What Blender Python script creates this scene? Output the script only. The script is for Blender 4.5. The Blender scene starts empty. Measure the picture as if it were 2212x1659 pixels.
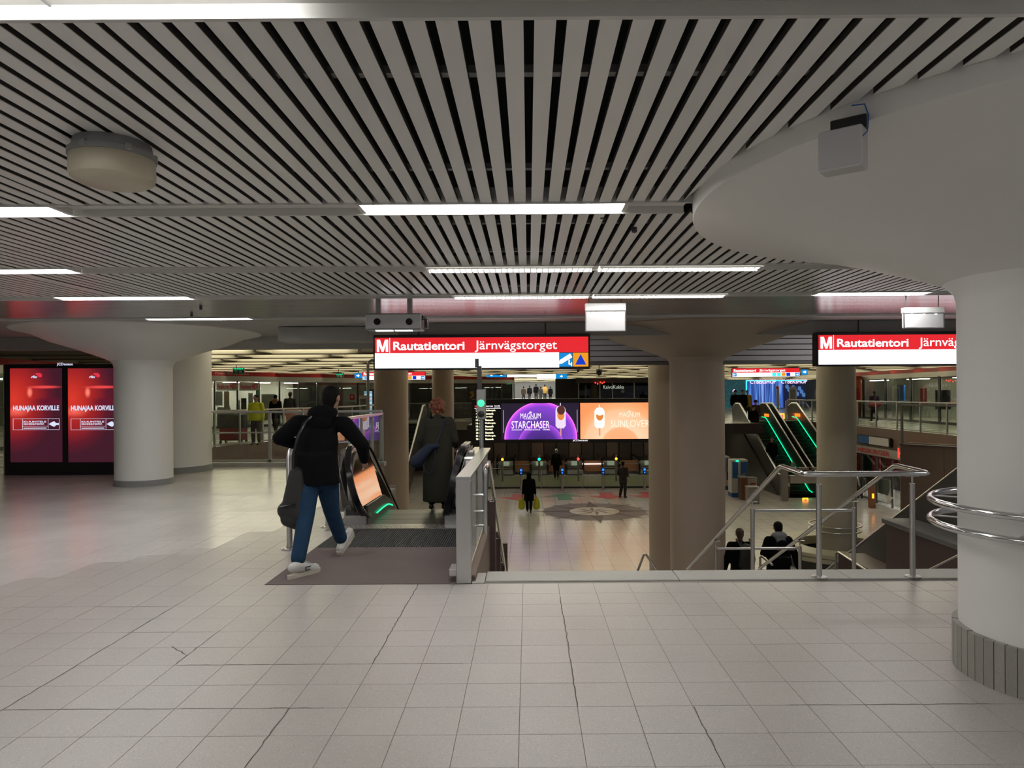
import bpy, math, random
from mathutils import Vector, Matrix
random.seed(7)
sc = bpy.context.scene
PI = math.pi
# ------------------------------------------------------------------ camera, world, exposure
EYE = 1.65; FPX = 1534.0; PU, PV = 1141.0, 850.0; ROLL = math.radians(0.35)
cd = bpy.data.cameras.new('camera'); cam = bpy.data.objects.new('camera', cd); sc.collection.objects.link(cam)
cd.sensor_fit = 'HORIZONTAL'; cd.sensor_width = 36.0; cd.lens = 36.0 * FPX / 2212.0
cd.shift_x = -(PU - 1106.0) / 2212.0; cd.shift_y = (PV - 829.5) / 2212.0
cd.clip_start = 0.05; cd.clip_end = 300
cam.matrix_world = Matrix.Translation((0, 0, EYE)) @ Matrix.Rotation(PI / 2, 4, 'X') @ Matrix.Rotation(-ROLL, 4, 'Z')
sc.camera = cam
w = bpy.data.worlds.new('world'); sc.world = w; w.use_nodes = True
w.node_tree.nodes['Background'].inputs[0].default_value = (0.86, 0.88, 0.9, 1)
w.node_tree.nodes['Background'].inputs[1].default_value = 0.20
sc.view_settings.view_transform = 'Standard'; sc.view_settings.look = 'None'
sc.view_settings.exposure = 0.0; sc.view_settings.gamma = 1.0; sc.view_settings.use_curve_mapping = False
sc.cycles.max_bounces = 7; sc.cycles.diffuse_bounces = 4; sc.cycles.glossy_bounces = 4
sc.cycles.transparent_max_bounces = 16; sc.cycles.sample_clamp_indirect = 4.0
sc.cycles.caustics_reflective = False; sc.cycles.caustics_refractive = False

def P(u, v, Y):
    """the real point at depth Y seen at photo pixel (u, v): used once to survey where a thing stands"""
    x = u - PU; y = PV - v; c, s = math.cos(ROLL), math.sin(ROLL)
    return Vector(((x * c + y * s) * Y / FPX, Y, EYE + (-x * s + y * c) * Y / FPX))
def XA(u, Y): return (u - PU) * Y / FPX
# ------------------------------------------------------------------ materials
def nmat(name):
    m = bpy.data.materials.new(name); m.use_nodes = True
    return m, m.node_tree.nodes, m.node_tree.links, m.node_tree.nodes['Principled BSDF']
def col(c): return (c[0], c[1], c[2], 1)
def mat(name, c, rough=0.6, metal=0.0, var=0.0, scale=6.0, bump=0.0, spec=None, rvar=0.0, island=0.0):
    m, N, L, b = nmat(name)
    b.inputs['Roughness'].default_value = rough; b.inputs['Metallic'].default_value = metal
    if spec is not None: b.inputs['Specular IOR Level'].default_value = spec
    tc = N.new('ShaderNodeTexCoord'); n = N.new('ShaderNodeTexNoise'); n.inputs['Scale'].default_value = scale
    n.inputs['Detail'].default_value = 5; L.new(tc.outputs['Object'], n.inputs['Vector'])
    r = N.new('ShaderNodeMapRange'); L.new(n.outputs[0], r.inputs[0]); r.inputs[3].default_value = 1 - var; r.inputs[4].default_value = 1 + var
    last = r.outputs[0]
    if island:
        oi = N.new('ShaderNodeObjectInfo'); r2 = N.new('ShaderNodeMapRange'); L.new(oi.outputs['Random'], r2.inputs[0])
        r2.inputs[3].default_value = 1 - island; r2.inputs[4].default_value = 1 + island
        mm = N.new('ShaderNodeMath'); mm.operation = 'MULTIPLY'; L.new(last, mm.inputs[0]); L.new(r2.outputs[0], mm.inputs[1]); last = mm.outputs[0]
    mx = N.new('ShaderNodeVectorMath'); mx.operation = 'SCALE'; mx.inputs[0].default_value = c; L.new(last, mx.inputs['Scale'])
    L.new(mx.outputs[0], b.inputs['Base Color'])
    if rvar:
        r3 = N.new('ShaderNodeMapRange'); L.new(n.outputs[0], r3.inputs[0]); r3.inputs[1].default_value = .3; r3.inputs[2].default_value = .7
        r3.inputs[3].default_value = rough - rvar; r3.inputs[4].default_value = rough + rvar; L.new(r3.outputs[0], b.inputs['Roughness'])
    if bump:
        bp = N.new('ShaderNodeBump'); bp.inputs['Strength'].default_value = bump; bp.inputs['Distance'].default_value = 0.002
        L.new(n.outputs[0], bp.inputs['Height']); L.new(bp.outputs[0], b.inputs['Normal'])
    return m
def emis(name, c, s=1.0):
    m, N, L, b = nmat(name); b.inputs['Base Color'].default_value = (0.02, 0.02, 0.02, 1)
    b.inputs['Emission Color'].default_value = col(c); b.inputs['Emission Strength'].default_value = s
    return m
def screenmat(name, fn, s=1.0):
    """glowing display: fn(N, L, coord_output) -> colour output"""
    m, N, L, b = nmat(name); b.inputs['Base Color'].default_value = (0.01, 0.01, 0.01, 1); b.inputs['Roughness'].default_value = .3
    tc = N.new('ShaderNodeTexCoord'); c = fn(N, L, tc.outputs['Object'])
    L.new(c, b.inputs['Emission Color']); b.inputs['Emission Strength'].default_value = s
    return m
def terrazzo(name, base, rough, grid=None, gridcol=(.2, .19, .17), island=0.0, gw=0.006, speck=1.0):
    m, N, L, b = nmat(name)
    ge = N.new('ShaderNodeNewGeometry'); pos = ge.outputs['Position']
    def vor(scale, lo, hi, seed):
        v = N.new('ShaderNodeTexVoronoi'); v.inputs['Scale'].default_value = scale
        ad = N.new('ShaderNodeVectorMath'); ad.operation = 'ADD'; ad.inputs[1].default_value = (seed, seed * 2, 0); L.new(pos, ad.inputs[0]); L.new(ad.outputs[0], v.inputs['Vector'])
        r = N.new('ShaderNodeMapRange'); r.inputs[1].default_value = lo; r.inputs[2].default_value = hi; r.inputs[3].default_value = 1; r.inputs[4].default_value = 0
        L.new(v.outputs['Distance'], r.inputs[0]); return r.outputs[0]
    n1 = N.new('ShaderNodeTexNoise'); n1.inputs['Scale'].default_value = 1.1; n1.inputs['Detail'].default_value = 2; L.new(pos, n1.inputs['Vector'])
    n2 = N.new('ShaderNodeTexNoise'); n2.inputs['Scale'].default_value = 90; L.new(pos, n2.inputs['Vector'])
    def mix(a, bcol, fac, mode='MIX'):
        x = N.new('ShaderNodeMix'); x.data_type = 'RGBA'; x.blend_type = mode
        if isinstance(fac, float): x.inputs[0].default_value = fac
        else: L.new(fac, x.inputs[0])
        if isinstance(a, tuple): x.inputs[6].default_value = col(a)
        else: L.new(a, x.inputs[6])
        if isinstance(bcol, tuple): x.inputs[7].default_value = col(bcol)
        else: L.new(bcol, x.inputs[7])
        return x.outputs[2]
    def gate(vv, f):
        g = N.new('ShaderNodeMath'); g.operation = 'MULTIPLY'; L.new(vv, g.inputs[0]); g.inputs[1].default_value = f; return g.outputs[0]
    c = mix(tuple(x * .9 for x in base), tuple(min(1, x * 1.08) for x in base), n1.outputs[0])
    c = mix(c, tuple(x * .6 for x in base), gate(vor(75, .16, .24, 3.0), .55 * speck))
    c = mix(c, tuple(min(1, x * 1.4) for x in base), gate(vor(60, .16, .24, 9.0), .5 * speck))
    c = mix(c, (base[0] * .75, base[1] * .6, base[2] * .5), gate(vor(50, .08, .14, 5.0), .5 * speck))
    if island:
        oi = N.new('ShaderNodeObjectInfo'); r2 = N.new('ShaderNodeMapRange'); L.new(oi.outputs['Random'], r2.inputs[0])
        r2.inputs[3].default_value = 1 - island; r2.inputs[4].default_value = 1 + island
        sc_ = N.new('ShaderNodeVectorMath'); sc_.operation = 'SCALE'; L.new(c, sc_.inputs[0]); L.new(r2.outputs[0], sc_.inputs['Scale']); c = sc_.outputs[0]
    if grid:
        sp = N.new('ShaderNodeSeparateXYZ'); L.new(pos, sp.inputs[0]); acc = None
        for ax in (0, 1):
            md = N.new('ShaderNodeMath'); md.operation = 'PINGPONG'; md.inputs[1].default_value = grid / 2; L.new(sp.outputs[ax], md.inputs[0])
            lt = N.new('ShaderNodeMath'); lt.operation = 'LESS_THAN'; lt.inputs[1].default_value = gw / 2; L.new(md.outputs[0], lt.inputs[0])
            if acc is None: acc = lt.outputs[0]
            else:
                mxx = N.new('ShaderNodeMath'); mxx.operation = 'MAXIMUM'; L.new(acc, mxx.inputs[0]); L.new(lt.outputs[0], mxx.inputs[1]); acc = mxx.outputs[0]
        c = mix(c, gridcol, acc)
    L.new(c, b.inputs['Base Color'])
    r3 = N.new('ShaderNodeMapRange'); L.new(n1.outputs[0], r3.inputs[0]); r3.inputs[1].default_value = .3; r3.inputs[2].default_value = .7
    r3.inputs[3].default_value = rough - .02; r3.inputs[4].default_value = rough + .03; L.new(r3.outputs[0], b.inputs['Roughness'])
    return m
def glassmat(name, tint=(.86, .9, .86), refl=1.0):
    m = bpy.data.materials.new(name); m.use_nodes = True; N, L = m.node_tree.nodes, m.node_tree.links
    for n in list(N):
        if n.type == 'BSDF_PRINCIPLED': N.remove(n)
    out = [n for n in N if n.type == 'OUTPUT_MATERIAL'][0]
    t = N.new('ShaderNodeBsdfTransparent'); t.inputs[0].default_value = col(tint)
    g = N.new('ShaderNodeBsdfGlossy'); g.inputs['Roughness'].default_value = 0.0; g.inputs[0].default_value = (1, 1, 1, 1)
    f = N.new('ShaderNodeFresnel'); f.inputs[0].default_value = 1.5
    mu = N.new('ShaderNodeMath'); mu.operation = 'MULTIPLY'; mu.inputs[1].default_value = refl; mu.use_clamp = True; L.new(f.outputs[0], mu.inputs[0])
    mx = N.new('ShaderNodeMixShader'); L.new(mu.outputs[0], mx.inputs[0]); L.new(t.outputs[0], mx.inputs[1]); L.new(g.outputs[0], mx.inputs[2])
    L.new(mx.outputs[0], out.inputs['Surface']); return m
M = {}
M['column'] = mat('white_column_paint', (.80, .79, .76), .42, var=.02, scale=2, bump=.15)
M['taupe'] = mat('taupe_dim_column_paint', (.40, .315, .245), .45, var=.03, scale=2)  # pillar paint; on the middle column the low light is put into this tone
M['beige'] = mat('beige_column_paint', (.46, .42, .34), .5, var=.03, scale=2)
M['slat'] = mat('ceiling_slat_paint', (.84, .835, .81), .34, var=.02, scale=3, island=.035)
M['slatside'] = M['slat']
M['plenum'] = mat('black_plenum', (.012, .012, .012), .9)
M['trough'] = mat('light_trough_paint', (.66, .65, .62), .4, var=.02)
M['gloss'] = mat('glossy_metal_ceiling', (.40, .40, .425), .22, metal=.75, var=.04, scale=2)
M['soffit'] = mat('grey_soffit', (.36, .35, .33), .6, var=.04)
M['soffit_dark'] = mat('dark_soffit', (.13, .125, .12), .6, var=.04)
M['coffer'] = mat('coffer_cream', (.62, .58, .46), .55, var=.03)
M['coffer_dark'] = mat('coffer_brown', (.16, .13, .09), .7)
M['tile'] = terrazzo('terrazzo_tile', (.42, .392, .366), .35, island=.03, speck=1.35)
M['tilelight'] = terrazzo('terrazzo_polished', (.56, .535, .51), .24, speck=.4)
M['tilefar'] = terrazzo('terrazzo_floor_far', (.46, .435, .395), .26, speck=0.0)
M['hallfloor'] = terrazzo('hall_floor_tiles', (.68, .665, .65), .22, grid=.6, gridcol=(.3, .29, .27), gw=.014, speck=0.0)
M['plinthstone'] = terrazzo('plinth_stone', (.30, .285, .25), .5, island=.12)
M['edgestone'] = terrazzo('step_edge_stone', (.36, .35, .32), .5, island=.06)
M['grout'] = mat('tile_grout', (.25, .225, .195), .9)
M['slatback'] = mat('slat_back_dark', (.05, .042, .036), .8)
M['crackm'] = mat('dark_crack', (.10, .085, .07), .9)
M['steptone'] = terrazzo('stair_stone', (.4, .38, .35), .5)
M['granite'] = mat('brown_granite', (.17, .115, .09), .4, var=.25, scale=60, island=.05)
M['granite_dark'] = mat('dark_red_granite', (.085, .055, .05), .45, var=.25, scale=60)
M['steel'] = mat('brushed_steel', (.58, .57, .56), .30, metal=1, var=.02, scale=3)
M['steeldull'] = mat('dull_steel', (.36, .36, .35), .42, metal=.8, var=.03, scale=3)
M['chrome'] = mat('polished_steel', (.68, .68, .68), .16, metal=1)
M['darkmetal'] = mat('dark_metal', (.07, .07, .07), .4, metal=.6)
M['darkpanel'] = mat('dark_escalator_cladding', (.10, .098, .09), .3, metal=.5, var=.08)
M['step'] = mat('escalator_step_metal', (.07, .072, .07), .45, metal=.7)
M['rubber'] = mat('handrail_rubber', (.008, .008, .009), .22)
M['black'] = mat('black_plastic', (.008, .008, .009), .3)
M['blackmatte'] = mat('black_matte', (.008, .008, .008), .8)
M['carpet'] = mat('brown_entrance_mat', (.135, .105, .10), .95, var=.14, scale=90, bump=.6)
M['grate'] = mat('dark_rubber_grating', (.04, .041, .042), .7, var=.1)
M['combplate'] = mat('checker_plate', (.30, .285, .26), .35, metal=.8, var=.1, scale=40)
M['glass'] = glassmat('railing_glass')
M['shopglass'] = glassmat('shop_glass', (.88, .91, .88), .6)
M['darkglass'] = glassmat('dark_tinted_glass', (.12, .14, .13), .8)
M['escglass'] = mat('polished_dark_steel_panel', (.62, .60, .58), .06, metal=1, var=.03, scale=3)
M['bulkslat'] = mat('bulkhead_slat_paint', (.50, .49, .52), .5)
M['lampwhite'] = emis('fluorescent_tube', (1, .985, .96), 30)
M['lampwarm'] = emis('warm_fluorescent', (1, .93, .68), 17)
M['lampdim'] = emis('soft_tube', (1, .98, .95), 3)
M['lampshop'] = emis('shop_tube', (1, .97, .86), 34)
M['signwhite'] = emis('sign_white', (.92, .97, 1), 2.6)
M['signred'] = emis('sign_red', (.86, .02, .03), .95)
M['signtxt'] = emis('sign_letter_white', (1, .95, .95), 1.5)
M['signblue'] = emis('sign_blue', (.0, .27, .72), .95)
M['signorange'] = emis('sign_orange', (.95, .36, .01), .95)
M['tri'] = emis('sign_triangle_blue', (.0, .05, .75), .8)
M['led_green'] = emis('green_led', (.0, .85, .30), 2.2)
M['led_orange'] = emis('orange_led', (1, .25, .01), 4)
M['led_red'] = emis('red_led', (1, .03, .02), 5)
M['led_blue'] = emis('blue_led', (.03, .22, 1), 1.6)
M['sig_green'] = emis('signal_green', (.03, .85, .22), 2.8)
M['ledtext'] = emis('departure_letters', (1, .95, .62), 1.7)
M['adtext'] = emis('ad_letters', (1, .93, 1), 1.2)
M['adtext_soft'] = emis('ad_letters_soft', (1, .78, .62), 1.25)
M['postertext'] = emis('poster_letters', (.72, .78, 1), 1.0)
M['cyan'] = emis('neon_cyan', (.05, .75, 1), 1.3)
M['pink'] = emis('neon_pink', (1, .62, .95), 1.5)
M['white'] = mat('white_plastic', (.62, .62, .61), .4)
M['boxwhite'] = mat('translucent_white_box', (.56, .555, .56), .25)
M['cream'] = mat('yellowed_plastic', (.5, .45, .33), .35, var=.08, scale=12)
M['greyplastic'] = mat('grey_plastic', (.25, .25, .25), .45)
M['red'] = mat('red_fascia', (.48, .015, .012), .4)
M['alu'] = mat('aluminium_fascia', (.55, .54, .48), .35, metal=.5)
M['shopwall'] = mat('shop_cream_wall', (.55, .56, .48), .6)
M['darkwall'] = mat('dark_wall', (.035, .033, .032), .4)
M['brownwall'] = mat('brown_panel_wall', (.06, .042, .032), .5, var=.1)
M['blue'] = mat('blue_kiosk', (.02, .12, .38), .4)
M['bluepaint'] = mat('blue_floor_line', (.03, .13, .42), .5)
M['redpaint'] = mat('red_floor_arrow', (.52, .04, .05), .5)
M['greenpaint'] = mat('green_floor_arrow', (.03, .25, .11), .5)
M['star_dark'] = mat('compass_dark_stone', (.07, .06, .062), .55)
M['star_mid'] = mat('compass_grey_stone', (.16, .15, .152), .55)
M['star_light'] = mat('compass_light_stone', (.55, .53, .5), .3)
M['skin'] = mat('skin', (.42, .24, .17), .5)
M['hairblack'] = mat('black_hair', (.004, .0035, .003), .8, bump=1, scale=200, spec=.2)
M['hairred'] = mat('auburn_hair', (.24, .075, .035), .6, bump=1, scale=120)
M['hairbrown'] = mat('brown_hair', (.05, .028, .018), .6)
M['blackcloth'] = mat('black_jacket_cloth', (.0035, .0035, .004), .95, bump=.5, scale=40, spec=.15)
M['navycloth'] = mat('navy_cloth', (.012, .018, .045), .8)
M['olive'] = mat('olive_trench_cloth', (.04, .038, .029), .95, bump=.3, scale=50, spec=.15)
M['jeans'] = mat('blue_denim', (.017, .042, .085), .95, var=.3, scale=14, bump=.5, spec=.15)
M['greycloth'] = mat('grey_cloth', (.06, .06, .062), .85)
M['lightgrey'] = mat('light_grey_hood', (.22, .22, .23), .85)
M['hivis'] = mat('yellow_vest', (.75, .8, .03), .7)
M['yellowjkt'] = mat('yellow_jacket', (.55, .33, .01), .7)
M['fur'] = mat('tan_fur', (.22, .13, .07), .9)
M['redbag'] = mat('red_bag_cloth', (.4, .02, .02), .6)
M['yellowbag'] = mat('yellow_plastic_bag', (.6, .6, .03), .35, var=.15, scale=20)
M['shoewhite'] = mat('white_shoe_leather', (.6, .59, .56), .5, bump=.3, scale=60)
M['shoesole'] = mat('worn_white_sole', (.52, .48, .40), .6, var=.1, scale=20)
M['brown'] = mat('brown_cloth', (.1, .06, .04), .8)
M['orangecloth'] = mat('mustard_cloth', (.35, .2, .04), .8)
M['bench'] = mat('pale_bench_stone', (.42, .40, .30), .4)
M['wood'] = mat('wood_box', (.28, .12, .06), .5)
M['green_step'] = mat('green_lit_step', (.03, .05, .045), .4, metal=.5)
M['cardboard'] = mat('white_card', (.6, .6, .58), .6)
# ------------------------------------------------------------------ mesh tools
C = sc.collection
ORG = {}
class MB:
    def __init__(s): s.v = []; s.f = []
    def add(s, vs, fs):
        o = len(s.v); s.v += [tuple(v) for v in vs]; s.f += [tuple(i + o for i in f) for f in fs]; return s
    def box(s, x0, x1, y0, y1, z0, z1, b=0.0):
        if x0 > x1: x0, x1 = x1, x0
        if y0 > y1: y0, y1 = y1, y0
        if z0 > z1: z0, z1 = z1, z0
        if b > 0:
            b = min(b, (x1 - x0) / 2.2, (y1 - y0) / 2.2, (z1 - z0) / 2.2); vs = []
            idx = {}
            for ix in (0, 1):
                for iy in (0, 1):
                    for iz in (0, 1):
                        X = (x0, x1)[ix]; Y = (y0, y1)[iy]; Z = (z0, z1)[iz]
                        sx, sy, sz = (b, -b)[ix], (b, -b)[iy], (b, -b)[iz]
                        for a, p in (('x', (X, Y + sy, Z + sz)), ('y', (X + sx, Y, Z + sz)), ('z', (X + sx, Y + sy, Z))):
                            idx[(ix, iy, iz, a)] = len(vs); vs.append(p)
            fs = []
            def q(*k): fs.append(tuple(idx[i] for i in k))
            for ix in (0, 1):
                o = [(0, 0), (1, 0), (1, 1), (0, 1)]
                if ix == 0: o = o[::-1]
                q(*[(ix, a, c, 'x') for a, c in o])
            for iy in (0, 1):
                o = [(0, 0), (0, 1), (1, 1), (1, 0)]
                if iy == 0: o = o[::-1]
                q(*[(a, iy, c, 'y') for a, c in o])
            for iz in (0, 1):
                o = [(0, 0), (1, 0), (1, 1), (0, 1)]
                if iz == 0: o = o[::-1]
                q(*[(a, c, iz, 'z') for a, c in o])
            for ix in (0, 1):
                for iy in (0, 1):
                    k = [(ix, iy, 0, 'x'), (ix, iy, 1, 'x'), (ix, iy, 1, 'y'), (ix, iy, 0, 'y')]
                    q(*(k if ix != iy else k[::-1]))
                for iz in (0, 1):
                    k = [(ix, 0, iz, 'x'), (ix, 0, iz, 'z'), (ix, 1, iz, 'z'), (ix, 1, iz, 'x')]
                    q(*(k if ix != iz else k[::-1]))
            for iy in (0, 1):
                for iz in (0, 1):
                    k = [(0, iy, iz, 'y'), (1, iy, iz, 'y'), (1, iy, iz, 'z'), (0, iy, iz, 'z')]
                    q(*(k if iy != iz else k[::-1]))
            for ix in (0, 1):
                for iy in (0, 1):
                    for iz in (0, 1):
                        k = [(ix, iy, iz, 'x'), (ix, iy, iz, 'y'), (ix, iy, iz, 'z')]
                        q(*(k if (ix + iy + iz) % 2 == 1 else k[::-1]))
            return s.add(vs, fs)
        vs = [(x0, y0, z0), (x1, y0, z0), (x1, y1, z0), (x0, y1, z0), (x0, y0, z1), (x1, y0, z1), (x1, y1, z1), (x0, y1, z1)]
        return s.add(vs, [(0, 3, 2, 1), (4, 5, 6, 7), (0, 1, 5, 4), (1, 2, 6, 5), (2, 3, 7, 6), (3, 0, 4, 7)])
    def wall(s, a, b, z0, z1, t):
        """upright slab between plan points a and b"""
        a = Vector((a[0], a[1])); b = Vector((b[0], b[1])); d = (b - a).normalized(); n = Vector((-d.y, d.x)) * t / 2
        p = [a - n, b - n, b + n, a + n]
        return s.prism([(q.x, q.y) for q in p], z0, z1)
    def prism(s, poly, z0, z1):
        n = len(poly); ar = sum(poly[i][0] * poly[(i + 1) % n][1] - poly[(i + 1) % n][0] * poly[i][1] for i in range(n))
        if ar < 0: poly = poly[::-1]
        vs = [(x, y, z0) for x, y in poly] + [(x, y, z1) for x, y in poly]
        return s.add(vs, [tuple(range(n - 1, -1, -1)), tuple(range(n, 2 * n))] + [(i, (i + 1) % n, n + (i + 1) % n, n + i) for i in range(n)])
    def prism_x(s, poly, x0, x1):      # poly in (y, z)
        n = len(poly); ar = sum(poly[i][0] * poly[(i + 1) % n][1] - poly[(i + 1) % n][0] * poly[i][1] for i in range(n))
        if ar < 0: poly = poly[::-1]
        vs = [(x0, y, z) for y, z in poly] + [(x1, y, z) for y, z in poly]
        return s.add(vs, [tuple(range(n - 1, -1, -1)), tuple(range(n, 2 * n))] + [(i, (i + 1) % n, n + (i + 1) % n, n + i) for i in range(n)])
    def prism_y(s, poly, y0, y1):      # poly in (x, z)
        n = len(poly); ar = sum(poly[i][0] * poly[(i + 1) % n][1] - poly[(i + 1) % n][0] * poly[i][1] for i in range(n))
        if ar < 0: poly = poly[::-1]
        vs = [(x, y0, z) for x, z in poly] + [(x, y1, z) for x, z in poly]
        return s.add(vs, [tuple(range(n)), tuple(range(2 * n - 1, n - 1, -1))] + [(i, n + i, n + (i + 1) % n, (i + 1) % n) for i in range(n)])
    def lathe(s, prof, cx, cy, n=48, a0=0, a1=2 * PI):
        full = abs(a1 - a0 - 2 * PI) < 1e-6; k = n if full else n + 1
        vs = []
        for i in range(k):
            a = a0 + (a1 - a0) * i / n
            for r, z in prof: vs.append((cx + r * math.cos(a), cy + r * math.sin(a), z))
        m = len(prof); fs = []
        for i in range(n):
            j = (i + 1) % k
            for t in range(m - 1): fs.append((i * m + t, j * m + t, j * m + t + 1, i * m + t + 1))
        return s.add(vs, fs)
    def tube(s, pts, r, n=10, closed=False, caps=True):
        pts = [Vector(p) for p in pts]; m = len(pts); rr = r if isinstance(r, (list, tuple)) else [r] * m
        up = None; vs = []
        for i, p in enumerate(pts):
            if closed: t = (pts[(i + 1) % m] - pts[i - 1]).normalized()
            else: t = (pts[min(i + 1, m - 1)] - pts[max(i - 1, 0)]).normalized()
            if up is None:
                up = Vector((0, 0, 1)) if abs(t.z) < .9 else Vector((0, 1, 0))
            u = (up - t * up.dot(t))
            u = u.normalized() if u.length > 1e-6 else Vector((1, 0, 0)); up = u; v = t.cross(u)
            for k in range(n):
                a = 2 * PI * k / n; vs.append(p + (u * math.cos(a) + v * math.sin(a)) * rr[i])
        fs = []
        for i in range(m if closed else m - 1):
            j = (i + 1) % m
            for k in range(n): fs.append((i * n + k, i * n + (k + 1) % n, j * n + (k + 1) % n, j * n + k))
        if caps and not closed: fs += [tuple(range(n - 1, -1, -1)), tuple((m - 1) * n + k for k in range(n))]
        return s.add(vs, fs)
    def ell(s, c, r, n=12, m=8, rot=None):
        c = Vector(c); r = (r, r, r) if isinstance(r, (int, float)) else r; vs = []
        def tr(p):
            p = Vector(p)
            if rot is not None: p = rot @ p
            return c + p
        vs.append(tr((0, 0, r[2])))
        for i in range(1, m):
            th = PI * i / m
            for k in range(n):
                a = 2 * PI * k / n; vs.append(tr((r[0] * math.sin(th) * math.cos(a), r[1] * math.sin(th) * math.sin(a), r[2] * math.cos(th))))
        vs.append(tr((0, 0, -r[2]))); fs = []
        for k in range(n): fs.append((0, 1 + k, 1 + (k + 1) % n))
        for i in range(m - 2):
            for k in range(n): fs.append((1 + i * n + k, 1 + (i + 1) * n + k, 1 + (i + 1) * n + (k + 1) % n, 1 + i * n + (k + 1) % n))
        e = len(vs) - 1
        for k in range(n): fs.append((e, 1 + (m - 2) * n + (k + 1) % n, 1 + (m - 2) * n + k))
        return s.add(vs, fs)
    def limb(s, a, ra, b, rb, n=12, flat=1.0):
        """tapered, round-ended solid from a to b; flat squeezes its depth (y)"""
        a = Vector(a); b = Vector(b); d = b - a; L = max(d.length, 1e-5); t = d / L
        up = Vector((0, 1, 0)) if abs(t.y) < .8 else Vector((1, 0, 0))
        u = (up - t * up.dot(t)).normalized(); v = t.cross(u); rings = []
        for k in range(4): th = PI / 2 * (k + .35) / 4.35; rings.append((a - t * ra * math.cos(th), ra * math.sin(th)))
        for k in range(5): f = k / 4; rings.append((a + d * f, ra + (rb - ra) * f))
        for k in range(4): th = PI / 2 * (1 - (k + .0) / 4.0) * .98; rings.append((b + t * rb * math.cos(th), rb * math.sin(th)))
        vs = []
        for c, r in rings:
            for k in range(n):
                g = 2 * PI * k / n; vs.append(c + u * math.cos(g) * r * flat + v * math.sin(g) * r)
        m = len(rings); fs = []
        for i in range(m - 1):
            for k in range(n): fs.append((i * n + k, i * n + (k + 1) % n, (i + 1) * n + (k + 1) % n, (i + 1) * n + k))
        fs += [tuple(range(n - 1, -1, -1)), tuple((m - 1) * n + k for k in range(n))]
        return s.add(vs, fs)
    def xf(s, mtx):
        s.v = [tuple(mtx @ Vector(v)) for v in s.v]; return s
    def build(s, name, m, parent=None, smooth=False, label=None):
        o = Vector((0, 0, 0))
        if parent is not None: o = ORG[parent.name]
        me = bpy.data.meshes.new(name); me.from_pydata([(v[0] - o.x, v[1] - o.y, v[2] - o.z) for v in s.v], [], s.f); me.update()
        me.materials.append(M[m] if isinstance(m, str) else m)
        if smooth:
            for p in me.polygons: p.use_smooth = True
            try: me.set_sharp_from_angle(angle=math.radians(38))
            except Exception: pass
        ob = bpy.data.objects.new(name, me); C.objects.link(ob)
        if parent is not None: ob.parent = parent
        ORG[ob.name] = o
        if label: ob['label'] = label
        return ob
    def solid(s, name, m, parent=None, label=None, cat=None, group=None, smooth=False, kind=None):
        """top-level mesh thing with its origin at its base"""
        return tag(s.build(name, m, parent, smooth), label, cat, group, kind)
def tag(o, label=None, cat=None, group=None, kind=None):
    if label: o['label'] = label
    if cat: o['category'] = cat
    if group: o['group'] = group
    if kind: o['kind'] = kind
    return o
def thing(name, label, cat, loc=(0, 0, 0), group=None):
    o = bpy.data.objects.new(name, None); C.objects.link(o); o.location = loc; o.empty_display_size = .2
    ORG[o.name] = Vector(loc); return tag(o, label, cat, group)
def struct(mb, name, m, parent=None, smooth=False):
    o = mb.build(name, m, parent, smooth)
    if parent is None: o['kind'] = 'structure'
    return o
def structroot(name, loc=(0, 0, 0)):
    o = bpy.data.objects.new(name, None); C.objects.link(o); o.location = loc; ORG[o.name] = Vector(loc); o['kind'] = 'structure'; return o
def dup(o, parent, loc, name=None):
    c = o.copy(); C.objects.link(c); c.parent = parent; c.location = loc; ORG[c.name] = ORG[o.name]; return c
def text(s, x0, x1, z0, z1, y, m, parent, name='lettering', bold=0.0, origin=None, rz=0.0, slant=0.0, depth=0.004, mirror=False):
    """flat printed letters filling x0..x1, z0..z1 of an upright face looking towards -y (turned by rz about origin)"""
    cu = bpy.data.curves.new('t', 'FONT'); cu.body = s; cu.offset = bold; cu.resolution_u = 3; cu.shear = slant
    ob = bpy.data.objects.new('t', cu); C.objects.link(ob)
    dg = bpy.context.evaluated_depsgraph_get(); me0 = bpy.data.meshes.new_from_object(ob.evaluated_get(dg))
    vs = [v.co.copy() for v in me0.vertices]; fs = [tuple(p.vertices) for p in me0.polygons]
    bpy.data.objects.remove(ob); bpy.data.curves.remove(cu); bpy.data.meshes.remove(me0)
    if not vs: return None
    ax, bx = min(v.x for v in vs), max(v.x for v in vs); ay, by = min(v.y for v in vs), max(v.y for v in vs)
    mb = MB(); out = []
    for v in vs:
        X = x0 + (v.x - ax) / (bx - ax) * (x1 - x0)
        if mirror: X = x0 + x1 - X
        Z = z0 + (v.y - ay) / (by - ay) * (z1 - z0)
        out.append(Vector((X, y - depth, Z)))
    if origin is not None:
        R = Matrix.Rotation(rz, 3, 'Z'); o = Vector(origin); out = [o + R @ p for p in out]
    mb.add(out, fs); return mb.build(name, m, parent)
def arc(c, r, a0, a1, n=8):    # in the y-z plane
    return [(c[0] + r * math.cos(a0 + (a1 - a0) * i / n), c[1] + r * math.sin(a0 + (a1 - a0) * i / n)) for i in range(n + 1)]

# ================================================================== SETTING
CEIL = 2.85; LOW = -3.3; EDGE = 6.22; EDGE2 = 6.55
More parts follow.
